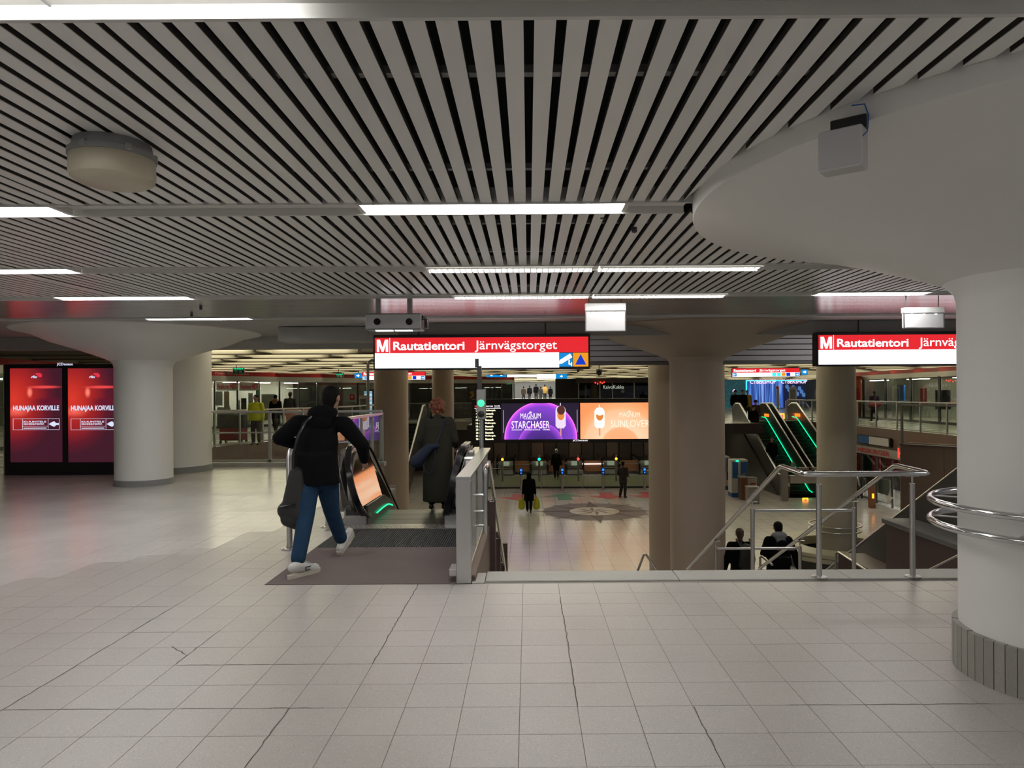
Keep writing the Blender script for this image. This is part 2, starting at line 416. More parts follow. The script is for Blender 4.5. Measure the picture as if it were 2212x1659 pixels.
# --- upper floor: slab (grout bed) with terrazzo tiles on it
floor = structroot('floor')
T = .303; gx = .012
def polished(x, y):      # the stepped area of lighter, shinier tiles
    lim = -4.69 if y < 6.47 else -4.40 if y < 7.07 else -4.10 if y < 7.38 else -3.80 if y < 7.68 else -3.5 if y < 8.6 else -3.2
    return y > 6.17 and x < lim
def in_upper(x, y):      # where the near upper floor lies
    if y < EDGE: return not (y > 6.17 and -2.3 < x < -.37)
    if y < 16.6 and x < -3.4: return x > -16.5
    if y < 8.62 and x < -2.31: return True
    if y < 12.6 and x < -2.38: return True
    return False
bed = MB(); bed.prism([(-16.5, -3), (9, -3), (9, EDGE), (-.39, EDGE), (-.39, 6.17), (-2.36, 6.17), (-2.36, 12.6), (-3.4, 12.6), (-3.4, 16.6), (-16.5, 16.6)], -.5, -.004)
bed.build('floor_slab', 'grout', floor)
cells = []
for j in range(-6, 60):
    y0 = 6.165 - T * 26 + T * j
    for i in range(-60, 32):
        x0 = i * T - .963
        xc, yc = x0 + T / 2, y0 + T / 2
        if yc < -1.2 or xc < -16.4 or xc > 8.9: continue
        if yc > 16.6 or not in_upper(xc, yc): continue
        cells.append((x0, y0))
def tile_dims(x0, y0):
    x1, y1 = x0 + T, y0 + T
    if y0 < EDGE < y1 and x0 > -.5: y1 = EDGE + .005
    if x0 < -2.3 < x1 and y0 > 6.1 and y0 < 8.6: x1 = -2.305
    if x1 > -2.36 > x0 and y0 >= 8.6: x1 = -2.37
    if x1 > -3.4 > x0 and y0 > 12.5: x1 = -3.41
    return x0, x1, y0, y1
def visible_near(x0, y0):
    xc, yc = x0 + T / 2, y0 + T / 2
    if yc < 3.02: return False
    u = PU + FPX * xc / yc
    return -30 < u < 2240 and not (xc > 2.5 and (xc - 3.08) ** 2 + (yc - 4.1) ** 2 < .2)
near = sorted([c for c in cells if visible_near(*c)], key=lambda c: c[1])[:298]
nearset = set(near)
tm = bpy.data.meshes.new('tile'); b_ = MB().box(.0015, T - .0015, .0015, T - .0015, -.02, 0, .001)
tm.from_pydata(b_.v, [], b_.f); tm.materials.append(M['tile']); tm2 = tm.copy(); tm2.materials.clear(); tm2.materials.append(M['tilelight'])
for c in near:
    x0, x1, y0, y1 = tile_dims(*c)
    if abs(x1 - x0 - T) > 1e-4 or abs(y1 - y0 - T) > 1e-4:
        MB().box(x0 + .0015, x1 - .0015, y0 + .0015, y1 - .0015, -.02, 0, .001).build('tile', 'tile', floor)
    else:
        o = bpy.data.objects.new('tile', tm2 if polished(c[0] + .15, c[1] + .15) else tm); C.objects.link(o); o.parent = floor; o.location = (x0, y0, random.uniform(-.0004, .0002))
far_t = MB(); far_l = MB()
for c in cells:
    if c in nearset: continue
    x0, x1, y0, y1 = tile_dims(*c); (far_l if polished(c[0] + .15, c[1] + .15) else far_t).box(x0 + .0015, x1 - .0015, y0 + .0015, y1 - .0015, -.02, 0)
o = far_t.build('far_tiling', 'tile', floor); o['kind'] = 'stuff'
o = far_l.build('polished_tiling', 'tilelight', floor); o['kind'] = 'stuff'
# cracks in the terrazzo: thin dark filled grooves
def crack(pts, wd=.006, m='crackm'):
    pts2 = []
    for i in range(len(pts) - 1):
        a, b = Vector(pts[i]), Vector(pts[i + 1]); n = max(2, int((b - a).length / .05))
        for k in range(n): pts2.append(a.lerp(b, k / n) + Vector((random.uniform(-.006, .006), random.uniform(-.004, .004))))
    pts2.append(Vector(pts[-1])); mb = MB()
    for i in range(len(pts2) - 1):
        a, b = pts2[i], pts2[i + 1]; d = (b - a).normalized(); n = Vector((-d.y, d.x)) * wd / 2
        mb.add([(a.x - n.x, a.y - n.y, .0012), (b.x - n.x, b.y - n.y, .0012), (b.x + n.x, b.y + n.y, .0012), (a.x + n.x, a.y + n.y, .0012)], [(0, 1, 2, 3)])
    mb.build('crack', m, floor)
def G(u, v):        # floor point under a pixel
    p = P(u, v, 5.0); Y = 5.0 * EYE / (EYE - p.z); q = P(u, v, Y); return (q.x, q.y)
def snapx(x): return round((x + .963) / T) * T - .963
def snapy(y): return 6.165 - round((6.165 - y) / T) * T
for (p, q) in (((897, 1261), (800, 1434)), ((625, 1529), (528, 1659)), ((1490, 1527), (1557, 1659)), ((1232, 1290), (1242, 1527)), ((401, 1414), (378, 1434)), ((465, 1362), (401, 1414)), ((372, 1305), (283, 1362)), ((283, 1362), (10, 1531)), ((2090, 1295), (2212, 1350))):
    a_, b_3 = G(*p), G(*q); xx = snapx((a_[0] + b_3[0]) / 2); crack([(xx, a_[1]), (xx + random.uniform(-.004, .004), (a_[1] + b_3[1]) / 2), (xx, b_3[1])], .0045)
for (p, q) in (((378, 1434), (1000, 1432)), ((10, 1531), (700, 1529)), ((40, 1306), (372, 1305)), ((283, 1362), (465, 1362)), ((1700, 1517), (2130, 1515))):
    a_, b_3 = G(*p), G(*q); yy_ = snapy((a_[1] + b_3[1]) / 2); crack([(a_[0], yy_), (b_3[0], yy_)], .004)
crack([G(372, 1397), G(383, 1404), G(392, 1408), G(401, 1414)], .008)
# step edge: stone nosing along the top of the stair
nose = structroot('trim_1')
x = -.39
for wd in (1.71, 1.5, 1.5, 1.5, 1.3, 1.2):
    MB().box(x + .003, x + wd - .003, EDGE + .004, EDGE2, -.14, .012, .006).build('stone', 'edgestone', nose); x += wd
MB().box(-.39, 8.3, EDGE2 - .02, EDGE2 + .0, -.14, -.02).build('riser', 'edgestone', nose)
# --- stair going down
st = structroot('trim_2')
y = EDGE2; z = 0.0; step = MB()
for k in range(22):
    z -= .15; d = .31
    if k == 10: d = 1.5
    MB().box(-.47, 5.6, y - .01, y + d, z - .15, z, .004).build('stair_step', 'steptone', st); y += d
# --- lower hall floor
struct(MB().box(-16.5, 30, 8, 62, LOW - .3, LOW), 'floor_lower', 'hallfloor')
# --- other upper slabs round the void
def slab(poly, name, m='tilefar', z0=-.5):
    return struct(MB().prism(poly, z0, 0), name, m)
slab([(-30, 16.6), (-11.4, 16.6), (-9.9, 22.4), (-7.4, 30), (-7.4, 42.6), (-7.4, 50), (-30, 50)], 'floor_left')
slab([(-7.4, 42.6), (-3.2, 42.6), (-3.2, 37.1), (12.2, 37.1), (12.2, 43), (15.6, 43), (15.6, 20.5), (30, 20.5), (30, 90), (-7.4, 90)], 'floor_far')
slab([(13.4, 10), (30, 10), (30, 20.4), (10.75, 20.4), (13.4, 16.6)], 'floor_right')
# granite fascias of the slabs
fas = MB().wall((-11.4, 16.62), (-9.9, 22.4), -1.1, .02, .08).wall((-9.9, 22.4), (-7.4, 30), -1.1, .02, .08).wall((-7.4, 30), (-7.4, 42.6), -1.1, .02, .08)
struct(fas, 'trim_3', 'granite')
struct(MB().box(15.5, 15.6, 20.5, 42.9, -1.25, .02), 'trim_4', 'granite')
t5 = structroot('trim_5')
for i in range(4):
    f0, f1 = i / 4, (i + .99) / 4; MB().wall((13.4 - 2.7 * f0, 16.5 + 3.9 * f0), (13.4 - 2.7 * f1, 16.5 + 3.9 * f1), LOW, .10, .08).build('panel', 'granite', t5)
for i in range(9): MB().box(10.7 + i * 1.2, 10.7 + i * 1.2 + 1.19, 20.4, 20.46, LOW, .10, .004).build('panel', 'granite', t5)
MB().wall((13.4, 16.5), (10.7, 20.4), .10, .14, .2).build('coping', 'granite_dark', t5)
struct(MB().box(-3.45, -3.35, 12.7, 16.6, -1.1, .02).box(-11.4, -3.35, 16.55, 16.65, -1.1, .02).box(-3.4, -2.36, 12.6, 12.68, -1.1, .02), 'trim_6', 'granite')
# stone kerb under the far-left glass rail
k7 = structroot('trim_7')
for i in range(14): MB().box(-11.3 + i * .57, -11.3 + i * .57 + .565, 16.35, 16.6, -.01, .09, .006).build('kerb_stone', 'edgestone', k7)
# --- walls
struct(MB().wall((-16.4, -3), (-16.4, 34), -.4, 3.2, .2), 'wall_left', 'shopwall')
struct(MB().wall((-12, 12), (-12, 46), LOW, -.4, .2), 'wall_lower_left', 'brownwall')
struct(MB().box(-12, 30, 45.9, 46.1, LOW, -.4), 'wall_lower_back', 'brownwall')
struct(MB().box(-12, -2.6, 9.0, 9.2, LOW, -.5), 'wall_lower_front', 'brownwall')
wb = MB().box(-7.4, XA(1107, 60), 60, 60.2, 0, 3.3).box(XA(1200, 60), XA(1562, 60), 60.2, 60.4, 0, 3.3)
struct(wb, 'wall_back', 'darkwall')
struct(MB().box(30, 30.2, 10, 92, LOW, 3.3), 'wall_right', 'shopwall')
# ramped corridor behind the opening
cor = structroot('wall_corridor')
x0, x1 = XA(1107, 60), XA(1200, 60)
MB().add([(x0 - 2.2, 60.3, .55), (x1 + 2.5, 60.3, .55), (x1 + 2.5, 95, 1.15), (x0 - 2.2, 95, 1.15)], [(0, 1, 2, 3)]).build('ramp_floor', 'white', cor)
MB().box(x0 - 2.3, x0 - 2.2, 60.4, 95, 0, 3.4).box(x1 + 2.5, x1 + 2.6, 60.4, 95, 0, 3.4).box(x0 - 2.2, x1 + 2.5, 94.9, 95, 0, 3.4).box(x0 - 2.2, x1 + 2.5, 60.4, 95, 3.3, 3.4).build('lining', 'white', cor)
for k in range(5): MB().box(x0 - 1.6, x1 + 1.9, 64 + 6 * k, 64.25 + 6 * k, 3.2, 3.28).build('tube_light', 'lampshop', cor)
# ================================================================== CEILING
ceil = structroot('ceiling')
MB().box(-17, 12, -3, 14.4, 3.25, 3.4).build('plenum', 'plenum', ceil)
BAYS = [(-.2, 1.98), (2.26, 4.44), (4.72, 6.63), (6.90, 8.53)]
pitch, sw = .106, .071
def cyl_cut(x, y0, y1):
    """ranges of y left free by the round head at this x"""
    cx, cy, R = 3.08, 4.1, 2.075
    if abs(x - cx) >= R: return [(y0, y1)]
    h = math.sqrt(R * R - (x - cx) ** 2); out = []
    if cy - h > y0: out.append((y0, min(y1, cy - h)))
    if cy + h < y1: out.append((max(y0, cy + h), y1))
    return out
def slat_mesh(pieces, name='slat'):
    """pieces: plan quads (xa, xb, ya0, yb0, ya1, yb1); lower face painted, folded sides dark"""
    v = []; f = []; mi = []
    for xa, xb, ya0, yb0, ya1, yb1 in pieces:
        o = len(v)
        for z in (CEIL, CEIL + .004, CEIL + .03):
            v += [(xa, ya0, z), (xb, yb0, z), (xb, yb1, z), (xa, ya1, z)]
        q = [((0, 3, 2, 1), 0)] + [((i, (i + 1) % 4, 4 + (i + 1) % 4, 4 + i), 0) for i in range(4)] + [((4 + i, 4 + (i + 1) % 4, 8 + (i + 1) % 4, 8 + i), 1) for i in range(4)]
        for fc, m in q: f.append(tuple(o + i for i in fc)); mi.append(m)
    me = bpy.data.meshes.new(name); me.from_pydata(v, [], f); me.update(); me.materials.append(M['slat']); me.materials.append(M['slatback'])
    me.polygons.foreach_set('material_index', mi)
    ob = bpy.data.objects.new(name, me); C.objects.link(ob); ob.parent = ceil; ORG[ob.name] = Vector((0, 0, 0)); return ob
rest = []; singles = []
for bi, (ya, yb) in enumerate(BAYS):
    i = -150
    while i * pitch < 11:
        x = i * pitch + .027; i += 1
        if x < -16: continue
        A_ = cyl_cut(x, ya, yb); B_ = cyl_cut(x + sw, ya, yb)
        prs = []
        if len(A_) == len(B_): prs = list(zip(A_, B_))
        elif len(A_) > len(B_): prs = [(A_[0], B_[0])] if B_ else []
        else: prs = [(A_[0], B_[0])] if A_ else []
        for a_, b_2 in prs:
            vis = bi > 0 and (PU + FPX * x / yb > -10) and (PU + FPX * x / yb < 2222)
            pc = (x, x + sw, a_[0], b_2[0], a_[1], b_2[1])
            (singles if vis else rest).append(pc)
singles.sort(key=lambda t: t[4])
for k, pc in enumerate(singles):
    if k < 298:
        xa, xb, p0_, p1_, q0_, q1_ = pc
        j0 = .02 if random.random() < .12 and p0_ == p1_ else 0
        ob = slat_mesh([(xa, xb, p0_ + j0, p1_ + j0, q0_, q1_)])
        if random.random() < .06: ob.location.z = -random.uniform(.002, .006)
    else: rest.append(pc)
o = slat_mesh(rest, 'slat_field'); o['kind'] = 'stuff'
# carrier rails above the slats
for ya, yb in BAYS:
    for f in (.22, .75):
        yy = ya + (yb - ya) * f
        MB().box(-17, 12, yy - .02, yy + .02, CEIL + .03, CEIL + .06).build('carrier', 'greyplastic', ceil)
# light channels
CH = [(1.98, 2.26), (4.44, 4.72), (6.63, 6.90), (8.53, 8.82), (10.95, 11.2)]
def chan_segments(y0, y1):
    yc = (y0 + y1) / 2; xs = [(-17, 12)]
    if abs(yc - 4.1) < 2.1:
        h = math.sqrt(2.1 ** 2 - (yc - 4.1) ** 2); xs = [(-17, 3.08 - h), (3.08 + h, 12)]
    return xs
for y0, y1 in CH:
    for xa, xb in chan_segments(y0, y1):
        m = MB().box(xa, xb, y0, y0 + .02, CEIL - .012, CEIL + .09).box(xa, xb, y1 - .02, y1, CEIL - .012, CEIL + .09).box(xa, xb, y0 + .02, y1 - .02, CEIL + .035, CEIL + .05)
        m.build('light_channel', 'trough', ceil)
        n = int((xb - xa) / 3.1)
        j = MB()
        for k in range(1, n): j.box(xa + k * 3.1 - .003, xa + k * 3.1 + .003, y0 + .02, y1 - .02, CEIL + .028, CEIL + .036)
        if j.v: j.build('joint', 'greyplastic', ceil)
lampn = [0]
def lamp(x0, x1, y0, y1, lab, louver=False, m='lampwhite'):
    yc = (y0 + y1) / 2
    t = thing('ceiling_light', lab, 'ceiling light', ((x0 + x1) / 2, yc, CEIL + .03), 'ceiling light strips')
    MB().box(x0, x1, y0 + .05, y1 - .05, CEIL + .004, CEIL + .028, .008).build('diffuser', m, t)
    for xe in (x0 - .03, x1): MB().box(xe, xe + .03, y0 + .03, y1 - .03, CEIL - .004, CEIL + .034).build('end_cap', 'trough', t)
    if louver:
        lv = MB(); n = int((x1 - x0) / .055)
        for k in range(n): xx = x0 + (x1 - x0) * (k + .5) / n; lv.box(xx - .004, xx + .004, y0 + .04, y1 - .04, CEIL - .03, CEIL + .003)
        lv.box(x0, x1, y0 + .035, y0 + .04, CEIL - .03, CEIL + .003).box(x0, x1, y1 - .04, y1 - .035, CEIL - .03, CEIL + .003)
        o = lv.build('louver', 'trough', t); o['kind'] = 'stuff'
lamp(-3.3, -.72, 1.98, 2.17, 'bright ceiling light strip at the very top left edge of the view')
lamp(-4.6, -3.03, *CH[1], 'bright light strip cut by the left edge, just beyond the round drum lamp')
lamp(-1.06, .62, *CH[1], 'large bright white light strip in the middle of the slatted ceiling')
lamp(-6.0, -4.35, *CH[2], 'light strip at the left edge in the second channel beyond the drum lamp')
lamp(-.95, .62, *CH[2], 'left half of the long louvered light strip in the middle channel', True)
lamp(.68, 2.22, *CH[2], 'right half of the long louvered light strip, reaching the white column head', True)
lamp(-5.75, -4.15, *CH[3], 'light strip above the left white column, at the edge of the slats')
lamp(-.9, .75, *CH[3], 'left half of the farthest light strip above the big red and white sign', True)
lamp(.80, 2.42, *CH[3], 'right half of the farthest light strip, left of the grey middle column head', True)
lamp(3.55, 4.9, *CH[3], 'short piece of light strip showing under the right white column head')
lamp(-5.95, -4.35, *CH[4], 'thin light strip just in front of the left white column head')
# unseen passage lamps behind and beside the view, added as fill light
for k, (x0, y0) in enumerate(((-3.0, -.2), (1.2, -.2), (-3.0, -2.4), (1.2, -2.4), (5.2, -.2), (-7.5, -.2), (-9.5, 4.5), (-11, 8.7), (6.4, 4.5), (6.6, 8.7), (2.2,2.0))):
    MB().box(x0, x0 + 1.6, y0 + .05, y0 + .21, CEIL + .004, CEIL + .028, .008).build('tube_light', 'lampwhite', ceil)
# glossy linear metal ceiling beyond the slats
gl = structroot('ceiling_glossy')
for k in range(14):
    y0 = 8.84 + k * .15
    MB().box(-17, 12, y0, y0 + .144, CEIL + .0, CEIL + .02, .003).build('panel', 'gloss', gl)
for k in range(10):
    y0 = 11.22 + k * .32
    MB().box(-17, 12, y0, y0 + .312, CEIL + .0, CEIL + .02, .003).build('panel', 'soffit', gl)
# dark soffit and bulkheads over the opening
struct(MB().box(-2.2, 12, 12.05, 12.3, 2.63, CEIL), 'trim_8', 'soffit')
struct(MB().box(-17, -1.6, 14.4, 14.6, 2.59, 3.3), 'trim_9', 'soffit')
t10 = structroot('trim_10')
for k in range(5): MB().box(-1.6, 12, 14.42 + .02 * 0, 14.46, 2.29 + k * .113, 2.29 + k * .113 + .098, .004).build('slat', 'bulkslat', t10)
MB().box(-1.6, 12, 14.5, 14.6, 2.27, 3.3).build('backing', 'blackmatte', t10)
MB().box(-1.6, 12, 14.38, 14.7, 2.22, 2.28).build('rail', 'soffit_dark', t10)
for xx in (-1.2, 5.6, 7.6): MB().box(xx, xx + 1.5, 12.45, 12.55, 2.78, 2.82).build('tube_light', 'lampwhite', t10)
a = P(600, 706, 12.4); b = P(795, 736, 12.4)
struct(MB().box(a.x, b.x, 12.4, 13.0, b.z, a.z, .01), 'trim_11', 'soffit')
# coffered ceiling over the hall
cf = structroot('ceiling_hall')
MB().box(-17, 30, 14.6, 95, 3.3, 3.5).build('slab', 'coffer_dark', cf)
row = 0; yy = 16.2; ntr = 0
while yy < 76:
    MB().box(-17, 30, yy - .05, yy + .05, 2.87, 3.3).build('beam', 'coffer', cf)
    MB().box(-17, 30, yy - .07, yy + .07, 2.84, 2.875).build('beam_edge', 'coffer_dark', cf)
    x = -16.5 + (1.5 if row % 2 else 0)
    while x < 29:
        r0 = x / yy
        if -.62 < r0 < .62:
            # fin beside each lamp
            ntr += 1
            MB().box(x, x + 2.25, yy - .20, yy - .16, 3.10, 3.14).build('tube_light', 'lampwarm', cf)
        if -.62 < r0 < .62 and yy < 48:
            MB().add([(x + 2.45, yy - .05, 2.9), (x + 2.95, yy - .05, 2.9), (x + 2.95, yy - .05, 3.3), (x + 2.45, yy - .05, 3.3),
                      (x + 2.65, yy - .75, 2.9), (x + 2.75, yy - .75, 2.9), (x + 2.75, yy - .75, 3.3), (x + 2.65, yy - .75, 3.3)],
                     [(4, 5, 6, 7), (0, 4, 7, 3), (5, 1, 2, 6), (0, 1, 5, 4)]).build('fin', 'coffer', cf)
        x += 3.0
    yy += 2.4 if yy < 48 else 4.8; row += 1
# ================================================================== COLUMNS
def column(x, y, m, lab, z0=0.0, R=.49, cap=True, lip=.02, top=3.25, base=None, name='column'):
    t = thing(name, lab, 'column', (x, y, z0))
    if cap:
        MB().lathe([(R, z0), (R, 2.18), (R + .015, 2.24), (R + .07, 2.30)], x, y, 72).build('shaft', m, t, True)
        prof = [(R + .07, 2.30), (R + .25, 2.375), (R + .6, 2.50), (R + 1.0, 2.625), (R + 1.30, 2.785 - lip), (2.05, 2.842 - lip), (2.066, 2.848 - lip), (2.07, 2.855 - lip), (2.07, CEIL + .05), (.0, CEIL + .06)]
        MB().lathe(prof, x, y, 120).build('flared_head', m, t, True)
    else: MB().lathe([(R, z0), (R, top)], x, y, 64).build('shaft', m, t, True)
    if base: MB().lathe([(R + .012, z0), (R + .012, z0 + base), (R, z0 + base + .003)], x, y, 64).build('base_band', 'greyplastic', t, True)
    return t
RC = column(3.08, 4.1, 'column', 'large white round column with flared head and stone plinth at the right edge', R=.52, lip=.09)
# stone plinth pieces
NP = 56
for k in range(NP):
    a0 = 2 * PI * k / NP + .004; a1 = 2 * PI * (k + 1) / NP - .004; mb = MB(); cx, cy = 3.08, 4.1; z1 = .265 + random.uniform(-.003, .003)
    ri, ro = .515, .552 + random.uniform(-.002, .002)
    vs = [(cx + r * math.cos(a), cy + r * math.sin(a), z) for z in (.0, z1) for r, a in ((ri, a0), (ro, a0), (ro, a1), (ri, a1))]
    mb.add(vs, [(0, 3, 2, 1), (4, 5, 6, 7), (0, 1, 5, 4), (1, 2, 6, 5), (2, 3, 7, 6), (3, 0, 4, 7)]).build('stone', 'plinthstone', RC)
column(-7.2, 13.3, 'column', 'white round column with flared head beside the red advertising screens', base=.11)
column(3.16, 13.38, 'taupe', 'round column toned taupe for low light, with flared head standing in the stair opening', z0=LOW)  # darker than the white columns: its low light is put into the colour
column(-7.85, 15.6, 'column', 'thicker white pillar just behind the left white column', R=.82, cap=False, base=.13)
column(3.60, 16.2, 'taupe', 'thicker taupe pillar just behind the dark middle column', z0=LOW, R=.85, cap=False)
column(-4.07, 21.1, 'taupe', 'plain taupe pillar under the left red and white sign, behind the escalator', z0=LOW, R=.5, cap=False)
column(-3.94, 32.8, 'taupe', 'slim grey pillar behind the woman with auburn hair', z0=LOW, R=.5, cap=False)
CC = column(9.06, 20.9, 'beige', 'beige pillar with ring bench under the right red and white sign', z0=LOW, R=.54, cap=False)
# rings of steel tube round the near right column
for z, lab in ((.99, 'upper polished steel ring rail round the white right column'), (.865, 'lower polished steel ring rail round the white right column')):
    t = thing('ring_rail', lab, 'rail', (3.08, 4.1, z), 'ring rails of the right column')
    MB().tube([(3.08 + .665 * math.cos(2 * PI * k / 72), 4.1 + .665 * math.sin(2 * PI * k / 72), z) for k in range(72)], .021, 14, closed=True).build('tube', 'chrome', t, True)
    for k in range(5):
        a = math.radians(215 + 72 * k); c, s = math.cos(a), math.sin(a)
        MB().box(-.003, .16, -.012, .012, -.003, .003).xf(Matrix.Translation((3.08 + .515 * c, 4.1 + .515 * s, z)) @ Matrix.Rotation(a, 4, 'Z')).build('bracket', 'steel', t)
# ================================================================== RED AND WHITE STATION SIGNS
def station_sign(p0, p1, Y, lab, icons=True, mtop=1.0):
    x0, x1, z1, z0 = p0.x, p1.x, p0.z, p1.z; W = x1 - x0; H = z1 - z0
    t = thing('station_sign', lab, 'sign', ((x0 + x1) / 2, Y, z0))
    MB().box(x0 - .03, x1 + .03, Y, Y + .2, z0 - .03, z1 + .05, .01).build('housing', 'black', t)
    zm = z0 + H * .49
    MB().box(x0, x1, Y - .006, Y + .01, zm, z1).build('red_panel', 'signred', t)
    MB().box(x0, x1 - (W * .137 if icons else 0), Y - .006, Y + .01, z0, zm).build('white_panel', 'signwhite', t)
    MB().box(x0 + W * .0685, x0 + W * .0705, Y - .009, Y - .002, zm, z1).build('divider', 'signtxt', t)
    ma, mb_, mz0, mz1 = x0 + W * .009, x0 + W * .062, zm + H * .05, z1 - H * .06; mw = mb_ - ma; mh = mz1 - mz0
    mp = [(0, 0), (.21, 0), (.21, .60), (.41, .0), (.59, .0), (.79, .60), (.79, 0), (1, 0), (1, 1), (.72, 1), (.5, .34), (.28, 1), (0, 1)]
    MB().prism_y([(ma + mw * a_, mz0 + mh * b_3) for a_, b_3 in mp], Y - .010, Y - .006).build('letter_m', 'signtxt', t)
    text('Rautatientori', x0 + W * .086, x0 + W * .42, zm + H * .10, z1 - H * .13, Y - .006, 'signtxt', t, bold=.022)
    text('Järnvägstorget', x0 + W * .468, x0 + W * .853, zm + H * .02, z1 - H * .11, Y - .006, 'signtxt', t, bold=.004)
    if icons:
        xa, xb = x1 - W * .137, x1 - W * .072
        MB().box(xa + .01, xb - .01, Y - .006, Y + .01, z0 + .01, zm - .008).build('camera_panel', 'signblue', t)
        MB().box(xb, x1, Y - .006, Y + .01, z0 + .01, zm - .008).build('shelter_panel', 'signorange', t)
        w_ = x1 - xb; MB().add([(xb + w_ * .14, Y - .012, z0 + H * .08), (x1 - w_ * .14, Y - .012, z0 + H * .08), (xb + w_ * .5, Y - .012, zm - H * .06)], [(0, 1, 2)]).build('triangle', 'tri', t)
        cx, cz = (xa + xb) / 2, (z0 + zm) / 2; R = Matrix.Rotation(math.radians(-32), 4, 'Y')
        mb = MB().box(-.11, .10, -.001, .001, -.035, .035).box(-.14, -.11, -.001, .001, -.022, .022); mb.xf(Matrix.Translation((cx, Y - .012, cz + .02)) @ R)
        mb.box(cx + .04, cx + .06, Y - .013, Y - .011, cz - .08, cz).box(cx + .055, cx + .10, Y - .013, Y - .011, cz - .085, cz - .065).box(cx + .085, cx + .10, Y - .013, Y - .011, cz - .11, cz - .04)
        mb.build('camera_pictogram', 'signtxt', t)
    for f in (.2, .8): MB().tube([(x0 + W * f, Y + .1, z1), (x0 + W * f, Y + .1, CEIL + .02)], .012, 8).build('hanger', 'darkmetal', t)
    return t
Ys = 11.9
station_sign(P(810, 730, Ys), P(1271, 793, Ys), Ys, 'large lit red and white station name sign with camera and triangle symbols')
p0 = P(1768, 724, Ys); station_sign(p0, Vector((p0.x + 3.58, Ys, p0.z - .492)), Ys, 'large lit red and white station name sign cut by the right white column')
# ================================================================== CEILING-HUNG OBJECTS
# drum lamp
cx, cy = -1.97, 3.38
t = thing('drum_lamp', 'round yellowed drum lamp, unlit, under the slats at upper left', 'ceiling lamp', (cx, cy, CEIL - .2))
MB().lathe([(0, CEIL), (.165, CEIL), (.175, CEIL - .045), (.188, CEIL - .05), (.188, CEIL - .075), (0, CEIL - .075)], cx, cy, 48).build('housing', 'greyplastic', t, True)
MB().lathe([(.182, CEIL - .075), (.184, CEIL - .15), (.178, CEIL - .172), (.15, CEIL - .19), (.10, CEIL - .20), (0, CEIL - .203)], cx, cy, 48).build('lamp_shade', 'cream', t, True)
for k in range(6):
    a = math.radians(-100 + 60 * k); MB().box(-.014, .014, -.006, .016, -.016, .016, .004).xf(Matrix.Translation((cx + .185 * math.cos(a), cy + .185 * math.sin(a), CEIL - .055)) @ Matrix.Rotation(a + PI / 2, 4, 'Z')).build('clip', 'steeldull', t)
# white box lamps seen from behind
def box_lamp(u0, v0, u1, v1, Y, lab):
    a = P(u0, v0, Y); b = P(u1, v1, Y)
    t = thing('exit_lamp', lab, 'sign', ((a.x + b.x) / 2, Y, b.z), 'white box lamps')
    h = a.z - b.z
    MB().box(a.x, b.x, Y, Y + .06, b.z, a.z, .006).build('light_box', 'boxwhite', t)
    MB().box(a.x - .006, b.x + .006, Y - .012, Y + .07, a.z - h * .27, a.z + .005, .006).build('housing', 'white', t)
    for k in range(3): MB().ell((a.x + (b.x - a.x) * (.2 + .3 * k), Y - .0, a.z - h * .32), (.018, .004, .008), 8, 5).build('led', 'lampdim', t)
    MB().box(a.x - .008, a.x + .004, Y - .004, Y, b.z, a.z).box(b.x - .004, b.x + .008, Y - .004, Y, b.z, a.z).box(a.x, b.x, Y - .004, Y, b.z - .004, b.z + .006).build('rim', 'steel', t)
    for f in (.08, .9): MB().tube([(a.x + (b.x - a.x) * f, Y + .03, a.z), (a.x + (b.x - a.x) * f, Y + .03, CEIL)], .006, 6).build('hanger', 'darkmetal', t)
box_lamp(1265, 656, 1351, 715, 8.9, 'white box lamp hanging right above the end of the big sign')
box_lamp(1953, 665, 2039, 708, 8.9, 'white box lamp hanging beside the right white column')
# translucent white box on the column head
a = P(1692, 338, 3.0)
t = thing('wall_box', 'small translucent white box hung on the rim of the white column head', 'box', (1.35, 3.1, 2.6))
Rb = Matrix.Translation((1.30, 2.92, 2.72)) @ Matrix.Rotation(math.radians(-38), 4, 'Z')
MB().box(-.085, .085, -.05, .05, -.165, .0, .006).xf(Rb).build('box_body', 'boxwhite', t)
MB().box(-.05, .09, .0, .04, .0, .055, .004).xf(Rb).build('bracket', 'black', t)
MB().tube([Rb @ Vector(p) for p in ((.04, -.02, .09), (.09, -.03, .08), (.105, -.03, .03), (.10, -.03, -.03), (.085, -.04, -.05))], .003, 6).build('cable', mat('blue_cable', (.03, .1, .4), .4), t, True)
# twin camera/speaker box on two posts
Y = 8.75; a = P(789, 677, Y); b = P(910, 712, Y)
t = thing('camera_box', 'grey steel box with two round black openings hung on two posts', 'camera housing', ((a.x + b.x) / 2, Y, b.z))
MB().box(a.x, b.x, Y, Y + .28, b.z, a.z, .01).build('case', 'steeldull', t)
MB().box(a.x + .015, b.x - .015, Y - .004, Y, b.z + .018, a.z - .018).build('front_plate', 'steel', t)
for u in (815, 884):
    q = P(u, 695, Y); MB().lathe([(0, 0), (.042, 0), (.042, .008)], 0, 0, 28).xf(Matrix.Translation((q.x, Y - .006, q.z)) @ Matrix.Rotation(PI / 2, 4, 'X')).build('opening', 'blackmatte', t)
for u in (818, 886):
    q = P(u, 690, Y + .14); MB().box(q.x - .03, q.x + .03, Y + .10, Y + .16, a.z, CEIL).build('post', 'steeldull', t)
MB().box(a.x + .12, a.x + .33, Y + .02, Y + .09, b.z - .012, b.z).box(a.x + .36, b.x - .12, Y + .02, Y + .09, b.z - .012, b.z).build('under_light', 'lampdim', t)
